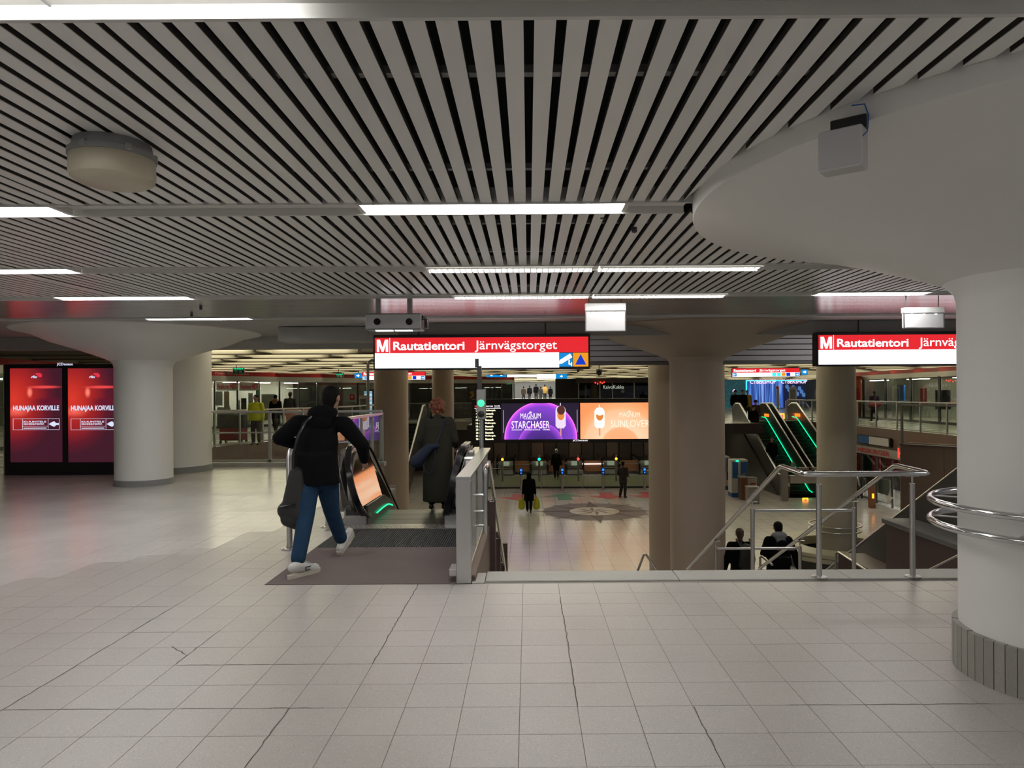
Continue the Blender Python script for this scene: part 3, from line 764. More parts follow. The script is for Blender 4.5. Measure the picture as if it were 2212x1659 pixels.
MB().tube([(b.x, Y + .1, a.z - .05), (b.x + .05, Y + .12, a.z - .06), (b.x + .05, Y + .12, b.z + .03)], .03, 8).build('side_camera', 'darkmetal', t, True)
# small ceiling camera and sprinkler heads
def pendant(u, v, Y, lab, r=.012, L=.06, name='sprinkler', cat='sprinkler'):
    q = P(u, v, Y); t = thing(name, lab, cat, (q.x, q.y, q.z))
    MB().tube([(q.x, q.y, CEIL + .01), (q.x, q.y, q.z + L * .4)], r * .5, 8).build('stem', 'darkmetal', t)
    MB().lathe([(0, q.z - L * .5), (r, q.z - L * .4), (r, q.z + L * .2), (r * .6, q.z + L * .4), (0, q.z + L * .45)], q.x, q.y, 12).build('head', 'darkmetal', t, True)
pendant(1370, 492, 5.15, 'dark cylinder camera hanging from the slats right of the big bright light strip', .02, .08, 'ceiling_camera', 'camera')
pendant(434, 665, 9.6, 'small sprinkler head in the glossy ceiling, upper of two at left', .02, .06)
pendant(414, 680, 10.4, 'small sprinkler head in the glossy ceiling, lower of two at left', .02, .06)
pendant(1678, 645, 9.4, 'small sprinkler head in the glossy ceiling above the grey middle column', .02, .06)
pendant(1302, 466, 4.85, 'small glass sensor beside the dark cylinder camera on the slats', .018, .05, 'ceiling_sensor', 'sensor')
# ================================================================== RED ADVERTISING SCREENS (left)
Y = 14.9
def ramp(N, L, fac, stops):
    r = N.new('ShaderNodeValToRGB'); cr = r.color_ramp
    while len(cr.elements) < len(stops): cr.elements.new(.5)
    for e, (p_, c_) in zip(cr.elements, stops): e.position = p_; e.color = col(c_)
    L.new(fac, r.inputs[0]); return r.outputs[0]
def vsub(N, L, co, c, s=(1, 1, 1)):
    a = N.new('ShaderNodeVectorMath'); a.operation = 'SUBTRACT'; a.inputs[1].default_value = c; L.new(co, a.inputs[0])
    m_ = N.new('ShaderNodeVectorMath'); m_.operation = 'MULTIPLY'; m_.inputs[1].default_value = s; L.new(a.outputs[0], m_.inputs[0])
    l = N.new('ShaderNodeVectorMath'); l.operation = 'LENGTH'; L.new(m_.outputs[0], l.inputs[0]); return l.outputs['Value']
def mixc(N, L, a, b, fac, mode='MIX'):
    x = N.new('ShaderNodeMix'); x.data_type = 'RGBA'; x.blend_type = mode; L.new(fac, x.inputs[0]) if not isinstance(fac, float) else setattr(x.inputs[0], 'default_value', fac)
    for i, q in ((6, a), (7, b)):
        if isinstance(q, tuple): x.inputs[i].default_value = col(q)
        else: L.new(q, x.inputs[i])
    return x.outputs[2]
def smooth_less(N, L, v, e, soft):
    r = N.new('ShaderNodeMapRange'); r.interpolation_type = 'SMOOTHSTEP'; L.new(v, r.inputs[0]); r.inputs[1].default_value = e - soft; r.inputs[2].default_value = e + soft; r.inputs[3].default_value = 1; r.inputs[4].default_value = 0
    return r.outputs[0]
def poster_fn(cx, zb, w, h):
    def fn(N, L, co):
        n = N.new('ShaderNodeTexNoise'); n.inputs['Scale'].default_value = 2.2; L.new(co, n.inputs['Vector'])
        d = vsub(N, L, co, (cx - .42 * w, 0, zb + .68 * h), (1.1, 0, .85))
        base = ramp(N, L, d, [(0, (.62, .035, .02)), (.45, (.34, .015, .015)), (.8, (.10, .008, .018)), (1, (.045, .008, .018))])
        d2 = vsub(N, L, co, (cx - .38 * w, 0, zb + .54 * h), (1.3, 0, 3.2))
        base = mixc(N, L, base, (.85, .12, .09), smooth_less(N, L, d2, .2, .28))
        d3 = vsub(N, L, co, (cx - .12 * w, 0, zb + .745 * h), (2.8, 0, 1.5))
        base = mixc(N, L, base, (.9, .2, .14), smooth_less(N, L, d3, .12, .09))
        d4 = vsub(N, L, co, (cx + .15 * w, 0, zb + .80 * h), (.55, 0, 6))
        base = mixc(N, L, base, (.75, .06, .06), smooth_less(N, L, d4, .16, .1))
        d5 = vsub(N, L, co, (cx + .25 * w, 0, zb + .64 * h), (1, 0, 3.2))
        base = mixc(N, L, base, (.10, .006, .02), smooth_less(N, L, d5, .25, .22))
        return base
    return fn
zt, zb_ = P(10, 787, Y).z, 0.0
xl = P(10, 900, Y).x; xr = P(372, 900, Y).x
t = thing('advert_stand', 'wide black stand with two glowing red poster screens', 'advertising screen', ((xl + xr) / 2, Y, 0))
MB().box(xl, xr, Y, Y + .35, 0, zt, .01).build('casing', 'black', t)
MB().box(xl - .02, xl, Y - .01, Y + .36, 0, zt).build('side_trim', 'steel', t)
for k, (u0, u1) in enumerate(((22, 135), (147, 260))):
    a = P(u0, 796, Y); b = P(u1, 998, Y); W = b.x - a.x; z0, z1 = b.z, a.z; H = z1 - z0
    org = ORG[t.name]; m = screenmat('red_poster_%d' % k, poster_fn((a.x + b.x) / 2 - org.x, z0, W, H), 1.15)
    s = MB().box(a.x, b.x, Y - .008, Y, z0, z1).build('screen', m, t)
    fx = lambda f: a.x + W * f
    fz = lambda f: z1 - H * f
    text('HUNAJAA KORVILLE', fx(.06), fx(.95), fz(.465), fz(.395), Y - .008, 'postertext', s, bold=.03)
    text('rfsu', fx(.41), fx(.53), fz(.105), fz(.075), Y - .008, 'postertext', s, bold=.03, slant=.3)
    MB().ell((fx(.575), Y - .009, fz(.073)), (W * .05, .001, H * .022), 12, 6, Matrix.Rotation(.7, 3, 'Y')).ell((fx(.53), Y - .009, fz(.06)), (W * .04, .001, H * .012), 12, 6).build('heart', emis('heart_red_%d' % k, (.75, .03, .06), 1), s)
    text('KUUNTELE', fx(.26), fx(.70), fz(.578), fz(.560), Y - .008, 'postertext', s, bold=.03)
    text('RFSU:N SENSUELLIT MANTRAT.', fx(.26), fx(.66), fz(.603), fz(.585), Y - .008, 'postertext', s, bold=.03)
    MB().box(fx(.26), fx(.70), Y - .012, Y - .009, fz(.642), fz(.632)).build('small_print', 'postertext', s)
    fr = MB()
    for (fa, fb, ga, gb) in ((.055, .95, .535, .538), (.055, .95, .652, .655), (.055, .06, .535, .655), (.945, .95, .535, .655), (.235, .24, .535, .655), (.73, .735, .535, .655), (.24, .73, .615, .618)):
        fr.box(fx(fa), fx(fb), Y - .012, Y - .009, fz(gb), fz(ga))
    fr.build('caption_frame', 'postertext', s)
    MB().add([(fx(.745), Y - .01, fz(.595)), (fx(.80), Y - .01, fz(.575)), (fx(.85), Y - .01, fz(.565)), (fx(.89), Y - .01, fz(.585)), (fx(.94), Y - .01, fz(.585)), (fx(.94), Y - .01, fz(.605)), (fx(.89), Y - .01, fz(.605)), (fx(.85), Y - .01, fz(.625)), (fx(.80), Y - .01, fz(.612))], [tuple(range(9))[::-1]]).build('wave_mark', 'postertext', s)
a = P(123, 791, Y); b = P(158, 783.5, Y); text('JCDecaux', a.x, b.x, a.z, b.z, Y, 'postertext', t, bold=.02)
# ================================================================== GLASS RAILINGS
def rail(name, lab, A, B, h=1.05, posts=5, kick=.06, mid=False, z=0.0, z2=None, postw=.06, group='glass railings', topm='steeldull', t0=None):
    A = Vector((A[0], A[1], z)); B = Vector((B[0], B[1], z if z2 is None else z2)); d = B - A; n = Vector((-d.y, d.x, 0)).normalized()
    t = thing(name, lab, 'railing', tuple((A + B) / 2), group)
    def bar(p, q, wd, ht, nm, m):
        w2 = n * wd / 2; e = Vector((0, 0, ht / 2))
        vs = [p - w2 - e, q - w2 - e, q + w2 - e, p + w2 - e, p - w2 + e, q - w2 + e, q + w2 + e, p + w2 + e]
        MB().add(vs, [(0, 3, 2, 1), (4, 5, 6, 7), (0, 1, 5, 4), (1, 2, 6, 5), (2, 3, 7, 6), (3, 0, 4, 7)]).build(nm, m, t)
    H = Vector((0, 0, 1))
    bar(A + H * h, B + H * h, .09, .05, 'top_rail', topm)
    bar(A + H * (kick + .03), B + H * (kick + .03), .05, .04, 'bottom_rail', 'steeldull')
    if mid: bar(A + H * h * .62, B + H * h * .62, .03, .03, 'middle_rail', 'steeldull')
    dd = d.normalized()
    for k in range(posts):
        c = A + d * (k / (posts - 1)); w_ = postw / 2
        vs = []
        for zz in (0, h - .02):
            for s1, s2 in ((-1, -1), (1, -1), (1, 1), (-1, 1)): vs.append(c + dd * s1 * w_ + n * s2 * .025 + H * zz)
        MB().add(vs, [(0, 3, 2, 1), (4, 5, 6, 7), (0, 1, 5, 4), (1, 2, 6, 5), (2, 3, 7, 6), (3, 0, 4, 7)]).build('post', 'steeldull', t)
        if k < posts - 1:
            p = A + d * ((k + .04) / (posts - 1)); q = A + d * ((k + .96) / (posts - 1))
            e1 = H * (kick + .05); e2 = H * (h - .03)
            MB().add([p + e1, q + e1, q + e2, p + e2], [(0, 1, 2, 3)]).build('pane', 'glass', t)
    return t
rail('glass_railing', 'long glass railing with grey steel rails behind the man in the black jacket', (-11.2, 16.48), (-3.4, 16.48), 1.26, 4, .1, True)
rail('glass_railing', 'glass railing along the escalator opening reflecting the purple and orange screens', (-3.42, 12.6), (-3.42, 16.5), 1.2, 5, .02, topm='steel')
rail('glass_railing', 'glass railing on the slanting slab edge in front of the passport photo shop', (-11.35, 16.9), (-9.9, 22.4), 1.15, 6, .04)
rail('glass_railing', 'glass railing on the slab edge below the far left shops', (-9.9, 22.4), (-7.45, 30), 1.15, 8, .04)
rail('glass_railing', 'glass railing before the dark shop fronts, farthest on the left side', (-7.45, 30), (-7.45, 42.4), 1.15, 9, .04)
rail('glass_railing', 'glass railing on the brown slab edge beside the woman with the red bag', (15.55, 42.5), (15.55, 21), 1.2, 13, .04)
rail('glass_railing', 'taller glass railing on the brown granite wall near the right column', (13.4, 16.5), (10.72, 20.38), 1.25, 4, .14)
rail('glass_railing', 'glass railing around the top of the far right escalators', (15.6, 43), (22, 43.6), 1.1, 7, .04)
rail('glass_railing', 'dark railing on the far edge left of the big screen', (-7.3, 42.7), (-3.3, 42.7), 1.1, 4, .04)
# ================================================================== FOREGROUND ESCALATOR
SL = math.tan(math.radians(30))
def escalator(lab, xl, xr, y0, ytop, zt, zb, side='down', glow=True, dir_=1, bal=.16, panel='escglass', h=.95, steplabel=False, group='escalators', deckm='steel', capx=True, flat0=1.05, steps_m='step', decko=None, tilt=0.0):
    """down escalator with its top comb at y0 (dir_=1: leads away from the viewer); zt top level, zb bottom level"""
    t = thing('escalator', lab, 'escalator', ((xl + xr) / 2, y0, zt), group)
    run = (zt - zb) / SL; ys = y0 + dir_ * flat0; ye = ys + dir_ * run; yend = ye + dir_ * 1.3
    D = dir_
    def zc(y):      # level of the step line
        s = (y - ys) * D
        return zt if s < 0 else max(zb, zt - s * SL)
    # balustrades
    for sd, (xa, xb) in (('l', (xl - bal, xl)), ('r', (xr, xr + bal))):
        xm = (xa + xb) / 2
        # inner and outer cladding follow the slope
        def strip(xx0, xx1, lo, hi, nm, m, ya=y0, yb=yend):
            top = [(ya, zt + hi), (ys, zt + hi), (ye, zb + hi), (yb, zb + hi)]; bot = [(yb, zb + lo), (ye, zb + lo), (ys, zt + lo), (ya, zt + lo)]
            vs = [(xx0, y, z) for y, z in top] + [(xx0, y, z) for y, z in bot[::-1]] + [(xx1, y, z) for y, z in top] + [(xx1, y, z) for y, z in bot[::-1]]
            fs = []
            for k in range(3):
                fs += [(k, k + 1, 4 + k + 1, 4 + k), (8 + k, 12 + k, 12 + k + 1, 8 + k + 1), (k, 8 + k, 8 + k + 1, k + 1), (4 + k, 4 + k + 1, 12 + k + 1, 12 + k)]
            fs += [(0, 4, 12, 8), (3, 11, 15, 7)]
            return MB().add(vs, fs).build(nm, m, t)
        strip(xa, xb, -.5, .2, 'skirt', 'darkmetal')
        strip(xa - .02 if sd == 'l' else xb, xa if sd == 'l' else xb + .02, -.9, .22, 'outer_cladding', deckm)
        # D-shaped glossy panel: newel half-disc + sloping panel
        r = (h - .12) / 2; c = (y0 + D * (r - .25), zt + .12 + r)
        prof = []
        for k in range(13):
            a = PI * 1.5 - PI * k / 12
            prof.append((c[0] + D * r * math.cos(a), c[1] + r * math.sin(a)))
        prof[0] = (c[0], zt + .12)
        bend = y0 + D * (flat0 - .12)
        for k in range(7):
            f = k / 6; yv = bend + D * (-.35 + .8 * f); zv = zt + h - (max(0, (f - .25)) ** 1.3) * .62 * .8
            prof.append((yv, zv))
        zoff = prof[-1][1] - (zt - (prof[-1][0] - ys) * D * SL)
        ze = zb + zoff
        prof.append((ye, ze)); prof.append((ye + D * .9, ze - .03))
        for k in range(1, 7):
            a = PI / 2 - PI * k / 6
            prof.append((ye + D * (.9 + r * math.cos(a)), ze - .03 - r + r * math.sin(a)))
        low = [(ye, zb + .2), (ys, zt + .2)]
        poly = prof + low
        kx = tilt * (-1 if sd == 'l' else 1); xb_ = (xl - .01) if sd == 'l' else (xr + .01); bs_ = xb_ if tilt else xm
        def lean(mbx, base=bs_, kx=kx):
            mbx.v = [(v[0] + (max(0, v[2] - zc(v[1]) - .1)) * kx, v[1], v[2]) for v in mbx.v]; return mbx
        topx = bs_ + (h - .1) * kx
        lean(MB().prism_x(poly, bs_ - .012, bs_ + .012)).build('side_panel', panel, t)
        if tilt: lean(MB().prism_x(poly, bs_ - .03 + kx * .35, bs_ - .026 + kx * .35)).build('outer_panel', 'steeldull', t)
        # bright steel rim under the handrail and the rubber handrail itself
        hp = prof[:]
        hx = [bs_ + max(0, z - zc(y) - .1) * kx for y, z in hp]
        rim = [(hx[i], y, z) for i, (y, z) in enumerate(hp)]
        MB().tube(rim, .028, 8).build('rim', 'steel', t, True)
        cc = Vector((xm, c[0], c[1])); hr = []
        for i, (y, z) in enumerate(hp):
            a = Vector((hp[min(i + 1, len(hp) - 1)][0] - hp[max(i - 1, 0)][0], hp[min(i + 1, len(hp) - 1)][1] - hp[max(i - 1, 0)][1])).normalized()
            nrm = Vector((-a.y, a.x)) * (1 if D > 0 else -1)
            hr.append((hx[i], y + nrm.x * .035, z + nrm.y * .035))
        mb = MB(); vs = []; prof8 = [(-.042, -.012), (-.042, .008), (-.03, .018), (.03, .018), (.042, .008), (.042, -.012), (.02, -.006), (-.02, -.006)]
        for i, p in enumerate(hr):
            q0 = Vector(hr[max(i - 1, 0)]); q1 = Vector(hr[min(i + 1, len(hr) - 1)]); d_ = (q1 - q0).normalized(); nn = Vector((0, -d_.z, d_.y)) * (1 if D > 0 else -1)
            for px, pn in prof8: vs.append(Vector(p) + Vector((px, 0, 0)) + nn * pn)
        fs = []
        for i in range(len(hr) - 1):
            for k in range(8): fs.append((i * 8 + k, i * 8 + (k + 1) % 8, (i + 1) * 8 + (k + 1) % 8, (i + 1) * 8 + k))
        fs += [tuple(range(7, -1, -1)), tuple((len(hr) - 1) * 8 + k for k in range(8))]
        mb.add(vs, fs).build('handrail', 'rubber', t, True)
        if tilt:
            dp = [(c[0] + (y - c[0]) * .93, c[1] + (z - c[1]) * .93) for y, z in prof[:13]]; dp += [(c[0] + .12, dp[-1][1]), (c[0] + .12, zt + .13)]
            sgn = -1 if sd == 'l' else 1
            MB().prism_x(dp, topx + sgn * .05, topx + sgn * .125).build('newel_drum', 'steel', t)
            cr_ = [(c[0] + (y - c[0]) * .95, c[1] + (z - c[1]) * .95) for y, z in prof[:13]] + [(c[0] + (y - c[0]) * .74, c[1] + (z - c[1]) * .8) for y, z in prof[:13][::-1]]
            q_ = MB(); nn_ = 26; xa_, xb__ = topx - sgn * .04, topx - sgn * .085
            vs_ = [(xa_, y, z) for y, z in cr_] + [(xb__, y, z) for y, z in cr_]; fs_ = []
            for k in range(12):
                a0_, a1_, b0_, b1_ = k, k + 1, 25 - k, 24 - k
                fs_ += [(a0_, a1_, b1_, b0_), (nn_ + a0_, nn_ + b0_, nn_ + b1_, nn_ + a1_), (a0_, nn_ + a0_, nn_ + a1_, a1_), (b0_, b1_, nn_ + b1_, nn_ + b0_)]
            q_.add(vs_, fs_).build('newel_rim', 'steel', t)
        if D > 0: MB().box(xa, xb, y0 - .06, y0 + .32, zt, zt + .14, .008).build('newel_base', 'steel', t)
    # floor plate and steps
    MB().box(xl - bal, xr + bal, y0 - .28 * D, y0 + .02 * D, zt - .03, zt + .012, .003).build('comb_plate', 'combplate', t)
    n = 0; y = y0 + .02 * D
    while (y - yend) * D < -.1:
        zz = zc(y + D * .2); zz = zt - round((zt - zz) / .2) * .2 if D > 0 or True else zz
        MB().box(xl, xr, y, y + D * .395, zz - .22, zz, .004).build('step', steps_m, t)
        y += D * (.3464 if (zc(y + D * .2) not in (zt, zb)) else .4); n += 1
        if n > 60: break
    return t, ys, ye
E1, ys1, ye1 = escalator('dark escalator going down in front of the man in the black jacket', -2.04, -1.06, 8.95, None, 0, LOW, flat0=1.08, bal=.27, group=None, tilt=.26)
# green lit strip on the left inner skirt
MB().tube([(-2.015, 9.42, .08), (-2.015, 9.8, .088), (-2.015, 10.15, .082), (-2.015, 10.35, .05), (-2.015, 10.5, .01)], .008, 8).build('green_light', 'led_green', E1, True)
MB().prism_x([(8.95, -.1), (10.9, -.5), (10.9, -.15), (10.4, .12), (10.0, .24), (8.95, .25)], -2.055, -2.03).build('skirt', 'darkmetal', E1)
MB().box(-.79, -.68, 9.15, 9.4, .862, .866).build('notice_plate', 'cardboard', E1)
# outer deck of the right balustrade
MB().box(-.82, -.66, 8.85, 10.6, .0, .86, .02).build('outer_deck', 'steel', E1)
# mats in front
def patch(x0, x1, y0, y1, z, name, m, lab, cat): return MB().box(x0, x1, y0, y1, -.02, z, .003).solid(name, m, None, lab, cat)
patch(-2.3, -.62, 6.175, 7.65, .004, 'entrance_mat', 'carpet', 'brown entrance mat on the floor before the escalator', 'mat')
g = MB(); x = -2.3
t = thing('floor_grating', 'dark ribbed rubber grating between the brown mat and the escalator', 'grating', (-1.5, 8.1, 0))
MB().box(-2.3, -.70, 7.65, 8.67, -.03, -.006).build('tray', 'blackmatte', t)
for k in range(64):
    x = -2.29 + k * .025
    g.box(x, x + .016, 7.655, 8.665, -.008, .004)
o = g.build('rib', 'grate', t); o['kind'] = 'stuff'
bt = MB()
for i in range(26):
    for j in range(3): bt.box(-2.28 + i * .06 + (j % 2) * .03, -2.25 + i * .06 + (j % 2) * .03, 8.70 + j * .075, 8.73 + j * .075, .012, .016)
o = bt.build('tread_pattern', 'steel', E1); o['kind'] = 'stuff'
# steel side frame between escalator and stair
t = thing('glass_barrier', 'steel framed glass barrier between the escalator and the stair', 'barrier', (-.57, 6.2, 0))
MB().box(-.635, -.505, 6.17, 6.25, 0, .90, .004).build('front_post', 'steel', t)
MB().box(-.635, -.505, 6.17, 9.45, .90, .93, .004).build('top_rail', 'steel', t)
MB().box(-.61, -.53, 6.25, 9.4, .05, .10, .004).build('bottom_rail', 'steel', t)
MB().box(-.70, -.635, 6.19, 6.40, .06, .12, .004).build('foot_bracket', 'steel', t)
for y in (7.25, 8.3, 9.3): MB().box(-.60, -.54, y, y + .07, .08, .90, .004).build('post', 'steel', t)
for y0, y1 in ((6.27, 7.23), (7.34, 8.28), (8.39, 9.28)): MB().add([(-.57, y0, .11), (-.57, y1, .11), (-.57, y1, .89), (-.57, y0, .89)], [(0, 1, 2, 3)]).build('pane', 'glass', t)
# sloping granite stringer of the stair
sg = structroot('trim_12')
MB().box(-.50, -.392, 6.17, 6.5, -.5, .012, .004).build('kerb', 'edgestone', sg)
MB().prism_x([(6.2, .02), (6.2, -3.3), (15, -3.3), (14.2, -3.0), (10.2, -1.2), (9.6, -.35), (9.6, .03), (6.6, .03)], -.58, -.47).build('side_wall', 'granite_dark', sg)
MB().box(-.64, -.475, 6.26, 9.6, -.6, .05).build('curb', 'granite', sg)
for (u0, u1, vt, Y) in ((1053, 1070, 1081, 8.6), (1070, 1081, 1149, 10.5), (1085, 1096, 1174, 13.6), (1081, 1089, 1198, 12.3)):
    a = P(u0, vt, Y); b = P(u1, vt, Y); MB().box(a.x, b.x, Y, Y + .12, -3.3, a.z, .004).build('pier', 'granite_dark', sg)
# steel handrail of the stair, left side
t = thing('stair_handrail', 'polished steel handrail with crook end on the left stair wall', 'handrail', (-.4, 6.9, 0))
pts = [(-.425, 6.95, .28), (-.425, 6.95, .84), (-.425, 6.96, .895), (-.425, 7.02, .915), (-.425, 7.6, .915), (-.425, 7.68, .88), (-.425, 14.0, .88 - 6.32 * .485)]
MB().tube(pts, .022, 12).build('tube', 'chrome', t, True)
for y in (8.6, 10.2, 11.6, 12.6, 13.4):
    z = .88 - (y - 7.68) * .485; MB().tube([(-.425, y, z - .02), (-.425, y, z - .09), (-.475, y, z - .09)], .008, 8).build('bracket', 'steel', t, True)
for z in (.66, .5, .36): MB().tube([(-.54, 6.95, z), (-.43, 6.95, z)], .012, 8).build('bracket', 'steel', t, True)
# double centre handrail of the stair
t = thing('stair_handrail', 'double polished steel handrail with cross bars down the middle of the stair', 'handrail', (2.97, 6.3, 0))
XL, XR, ZR = 2.43, 3.53, .925
def down(y): return ZR - (y - 6.8) * .485
yE = 10.9
loop = [(XL, yE, down(yE)), (XL, 6.86, ZR), (XL, 6.78, ZR + .01), (XL, 6.32, ZR), (XL + .015, 6.27, ZR), (XL + .05, 6.25, ZR), (XR - .05, 6.25, ZR), (XR - .015, 6.27, ZR), (XR, 6.32, ZR), (XR, 6.78, ZR + .01), (XR, 6.86, ZR), (XR, yE, down(yE))]
MB().tube(loop, .024, 14).build('rail_tube', 'chrome', t, True)
def post(x, y, zt_, zb_, r=.024, base=True):
    MB().tube([(x, y, zb_), (x, y, zt_ - .09)], r, 14).build('post', 'steel', t, True)
    MB().tube([(x, y, zt_ - .1), (x, y, zt_ - .02)], .009, 8).box(x - .06, x + .06, y - .012, y + .012, zt_ - .028, zt_ - .02).build('pin', 'steel', t)
    if base: MB().lathe([(.065, zb_), (.065, zb_ + .008), (r, zb_ + .016)], x, y, 24).build('base_flange', 'steel', t, True)
post(2.56, 6.27, ZR, .012); post(3.385, 6.27, ZR, .012)
for y in (7.72, 9.26, 10.8):
    zr = down(y)
    for x in (XL, XR): post(x, y, zr, zr - 1.1, .022, False)
    MB().tube([(XL, y, zr - .12), (XR, y, zr - .12)], .017, 12).build('cross_bar', 'steel', t, True)
# smaller rails of the lower flight
def low_rail(lab, pts, r=.02, posts=()):
    t = thing('lower_handrail', lab, 'handrail', tuple(pts[0]))
    MB().tube(pts, r, 10).build('tube', 'steel', t, True)
    for p in posts: MB().tube([p, (p[0], p[1], p[2] - 1.2)], r, 10).build('post', 'steel', t, True)
low_rail('short bent handrail at the foot of the middle column', [P(1373, 1245, 12.6), P(1391, 1198, 12.3), P(1396, 1198, 12.2), P(1430, 1250, 11.8)])
low_rail('short steel handrail between the two backpackers', [P(1642, 1260, 12.4), P(1642, 1204, 12.4), P(1646, 1202, 12.35), P(1668, 1220, 11.6)])
low_rail('short steel handrail left of the dark granite blocks', [P(1806, 1250, 12.4), P(1806, 1196, 12.4), P(1812, 1193, 12.3), P(1880, 1238, 11.0)])
low_rail('thin handrail at the right end of the stair', [P(1990, 1240, 9.4), P(2070, 1200, 8.6)], .016)
# right side stair wall, blocks and the escalator beyond
rs = structroot('trim_13')
MB().box(5.55, 5.95, 7.5, 9.2, -3.3, -.40, .005).build('block', 'granite_dark', rs)
MB().box(5.55, 5.95, 9.22, 11.05, -3.3, -.40, .005).build('block', 'granite_dark', rs)
MB().box(5.50, 5.98, 7.5, 11.08, -.40, -.33, .005).build('coping', 'soffit_dark', rs)
MB().box(5.35, 5.80, 11.1, 12.3, -3.3, -1.15, .005).build('block', 'granite_dark', rs)
E2, _, _ = escalator('escalator going down beyond the stair, seen as a dark sloping side panel', 6.3, 7.3, 8.3, None, 0, LOW, flat0=1.2, bal=.2, group=None, deckm='darkpanel', panel='darkpanel')
MB().prism_x([(8.3, .86), (9.45, .86), (16.3, -3.1), (16.3, -3.3), (8.3, -3.3)], 6.02, 6.06).build('side_cladding', 'darkpanel', E2)
pp = [(6.04, 8.0, .87), (6.04, 9.45, .87), (6.04, 16.4, .87 - 6.95 * .57)]
MB().tube(pp, .02, 8).build('edge_trim', 'steel', E2, True)
# ================================================================== traffic signal, hoop, pipe
Y = 9.7; a = P(1029, 841, Y); b = P(1049, 906, Y); xm = (a.x + b.x) / 2
t = thing('signal_light', 'small grey signal box on a post showing a green light', 'signal', (xm, Y, 0))
MB().tube([(xm, Y + .06, .0), (xm, Y + .06, b.z)], .03, 12).build('post', 'steeldull', t, True)
MB().box(a.x, b.x, Y, Y + .12, b.z, a.z, .01).build('housing', 'steeldull', t)
q = P(1039, 871, Y); MB().lathe([(0, -.014), (.03, -.01), (.046, .0), (.05, .012)], 0, 0, 24).xf(Matrix.Translation((q.x, Y - .004, q.z)) @ Matrix.Rotation(-PI / 2, 4, 'X')).build('green_lens', 'sig_green', t, True)
MB().lathe([(0, -.01), (.046, .0), (.05, .012)], 0, 0, 24).xf(Matrix.Translation((q.x, Y - .003, q.z - .15)) @ Matrix.Rotation(-PI / 2, 4, 'X')).build('dark_lens', 'black', t, True)
MB().box(a.x + .01, a.x + .07, Y + .04, Y + .1, a.z, a.z + .32).box(a.x - .02, a.x + .03, Y + .04, Y + .1, a.z + .3, a.z + .42).build('upper_stem', 'darkmetal', t)
Yh = 7.62; t = thing('hoop_barrier', 'steel tube hoop standing on the tiles at the left of the walking man', 'barrier', (-2.57, Yh, 0))
MB().tube([(-2.57, Yh, 0), (-2.57, Yh, .98), (-2.565, Yh + .03, 1.04), (-2.56, Yh + .1, 1.07), (-2.52, Yh + 1.15, 1.07), (-2.515, Yh + 1.22, 1.04), (-2.51, Yh + 1.25, .98), (-2.51, Yh + 1.25, 0)], .03, 14).build('tube', 'steel', t, True)
for x, y in ((-2.57, Yh), (-2.51, Yh + 1.25)):
    MB().lathe([(.09, 0), (.09, .008), (.035, .014)], x, y, 24).build('base_flange', 'steel', t, True)
    for k in range(4): MB().ell((x + .07 * math.cos(.8 + k * PI / 2), y + .07 * math.sin(.8 + k * PI / 2), .012), .01, 8, 5).build('bolt', 'steel', t)
q = P(795, 850, 20.4); t = thing('steel_pipe', 'thin grey pipe with bent top in front of the left taupe pillar', 'pipe', (q.x, 20.4, 0))
MB().tube([(q.x, 20.4, -3.3), (q.x, 20.4, 2.48), (q.x + .03, 20.4, 2.58), (q.x + .1, 20.45, 2.63), (-4.52, 20.85, 2.63)], .04, 10).build('tube', 'steeldull', t, True)
# ================================================================== BIG LED SCREEN
Y = 36.8
def sx(u): return P(u, 900, Y).x
def sz(v, u=1250): return P(u, v, Y).z
bs = thing('video_wall', 'wide black video wall with purple and orange ice cream adverts', 'screen', (sx(1250), Y, sz(955)))
MB().box(sx(1019), sx(1430), Y, Y + .4, sz(956), sz(861), .02).build('casing', 'black', bs)
ORGb = ORG[bs.name]
def purple_fn(N, L, co):
    c = (sx(1168) - ORGb.x, 0, sz(946) - ORGb.z); R = (sx(1247) - sx(1089)) / 2
    d = vsub(N, L, co, (c[0], -.01, c[2]), (1 / R, 0, 1 / R))
    a = ramp(N, L, d, [(0, (.05, .02, .14)), (.5, (.09, .03, .27)), (.86, (.17, .04, .44)), (.955, (.42, .06, .6)), (.985, (.95, .16, .95)), (1.0, (.012, .008, .02))])
    d2 = vsub(N, L, co, (c[0], -.01, c[2] - .40), (1 / (R * .63), 0, 1 / (R * .63)))
    b = ramp(N, L, d2, [(0, (.015, .01, .05)), (.7, (.07, .02, .22)), (.95, (.25, .05, .5)), (1.0, (.6, .1, .75))])
    return mixc(N, L, a, b, smooth_less(N, L, d2, .99, .01))
def orange_fn(N, L, co):
    c = (sx(1340) - ORGb.x, -.01, sz(965) - ORGb.z)
    d = vsub(N, L, co, c, (.4, 0, .4))
    return ramp(N, L, d, [(0, (1, .36, .16)), (.38, (1, .42, .2)), (.42, (1, .62, .40)), (.75, (1, .50, .28)), (.8, (1, .42, .19)), (1, (1, .30, .11))])
pz0, pz1 = sz(948.5), sz(870.5)
s1 = MB().box(sx(1083), sx(1251), Y - .01, Y, pz0, pz1).build('purple_advert', screenmat('purple_advert', purple_fn, 1.5), bs)
s2 = MB().box(sx(1253.5), sx(1420), Y - .01, Y, pz0, pz1).build('orange_advert', screenmat('orange_advert', orange_fn, 1.15), bs)
yt = Y - .01
def vb(u0, u1, v0, v1): return sx(u0), sx(u1), sz(v1), sz(v0)
text('MAGNUM', *vb(1124, 1168, 892, 903), yt, 'adtext', s1)
text('true to pleasure', *vb(1132, 1160, 902.5, 906), yt, 'adtext', s1, bold=.02)
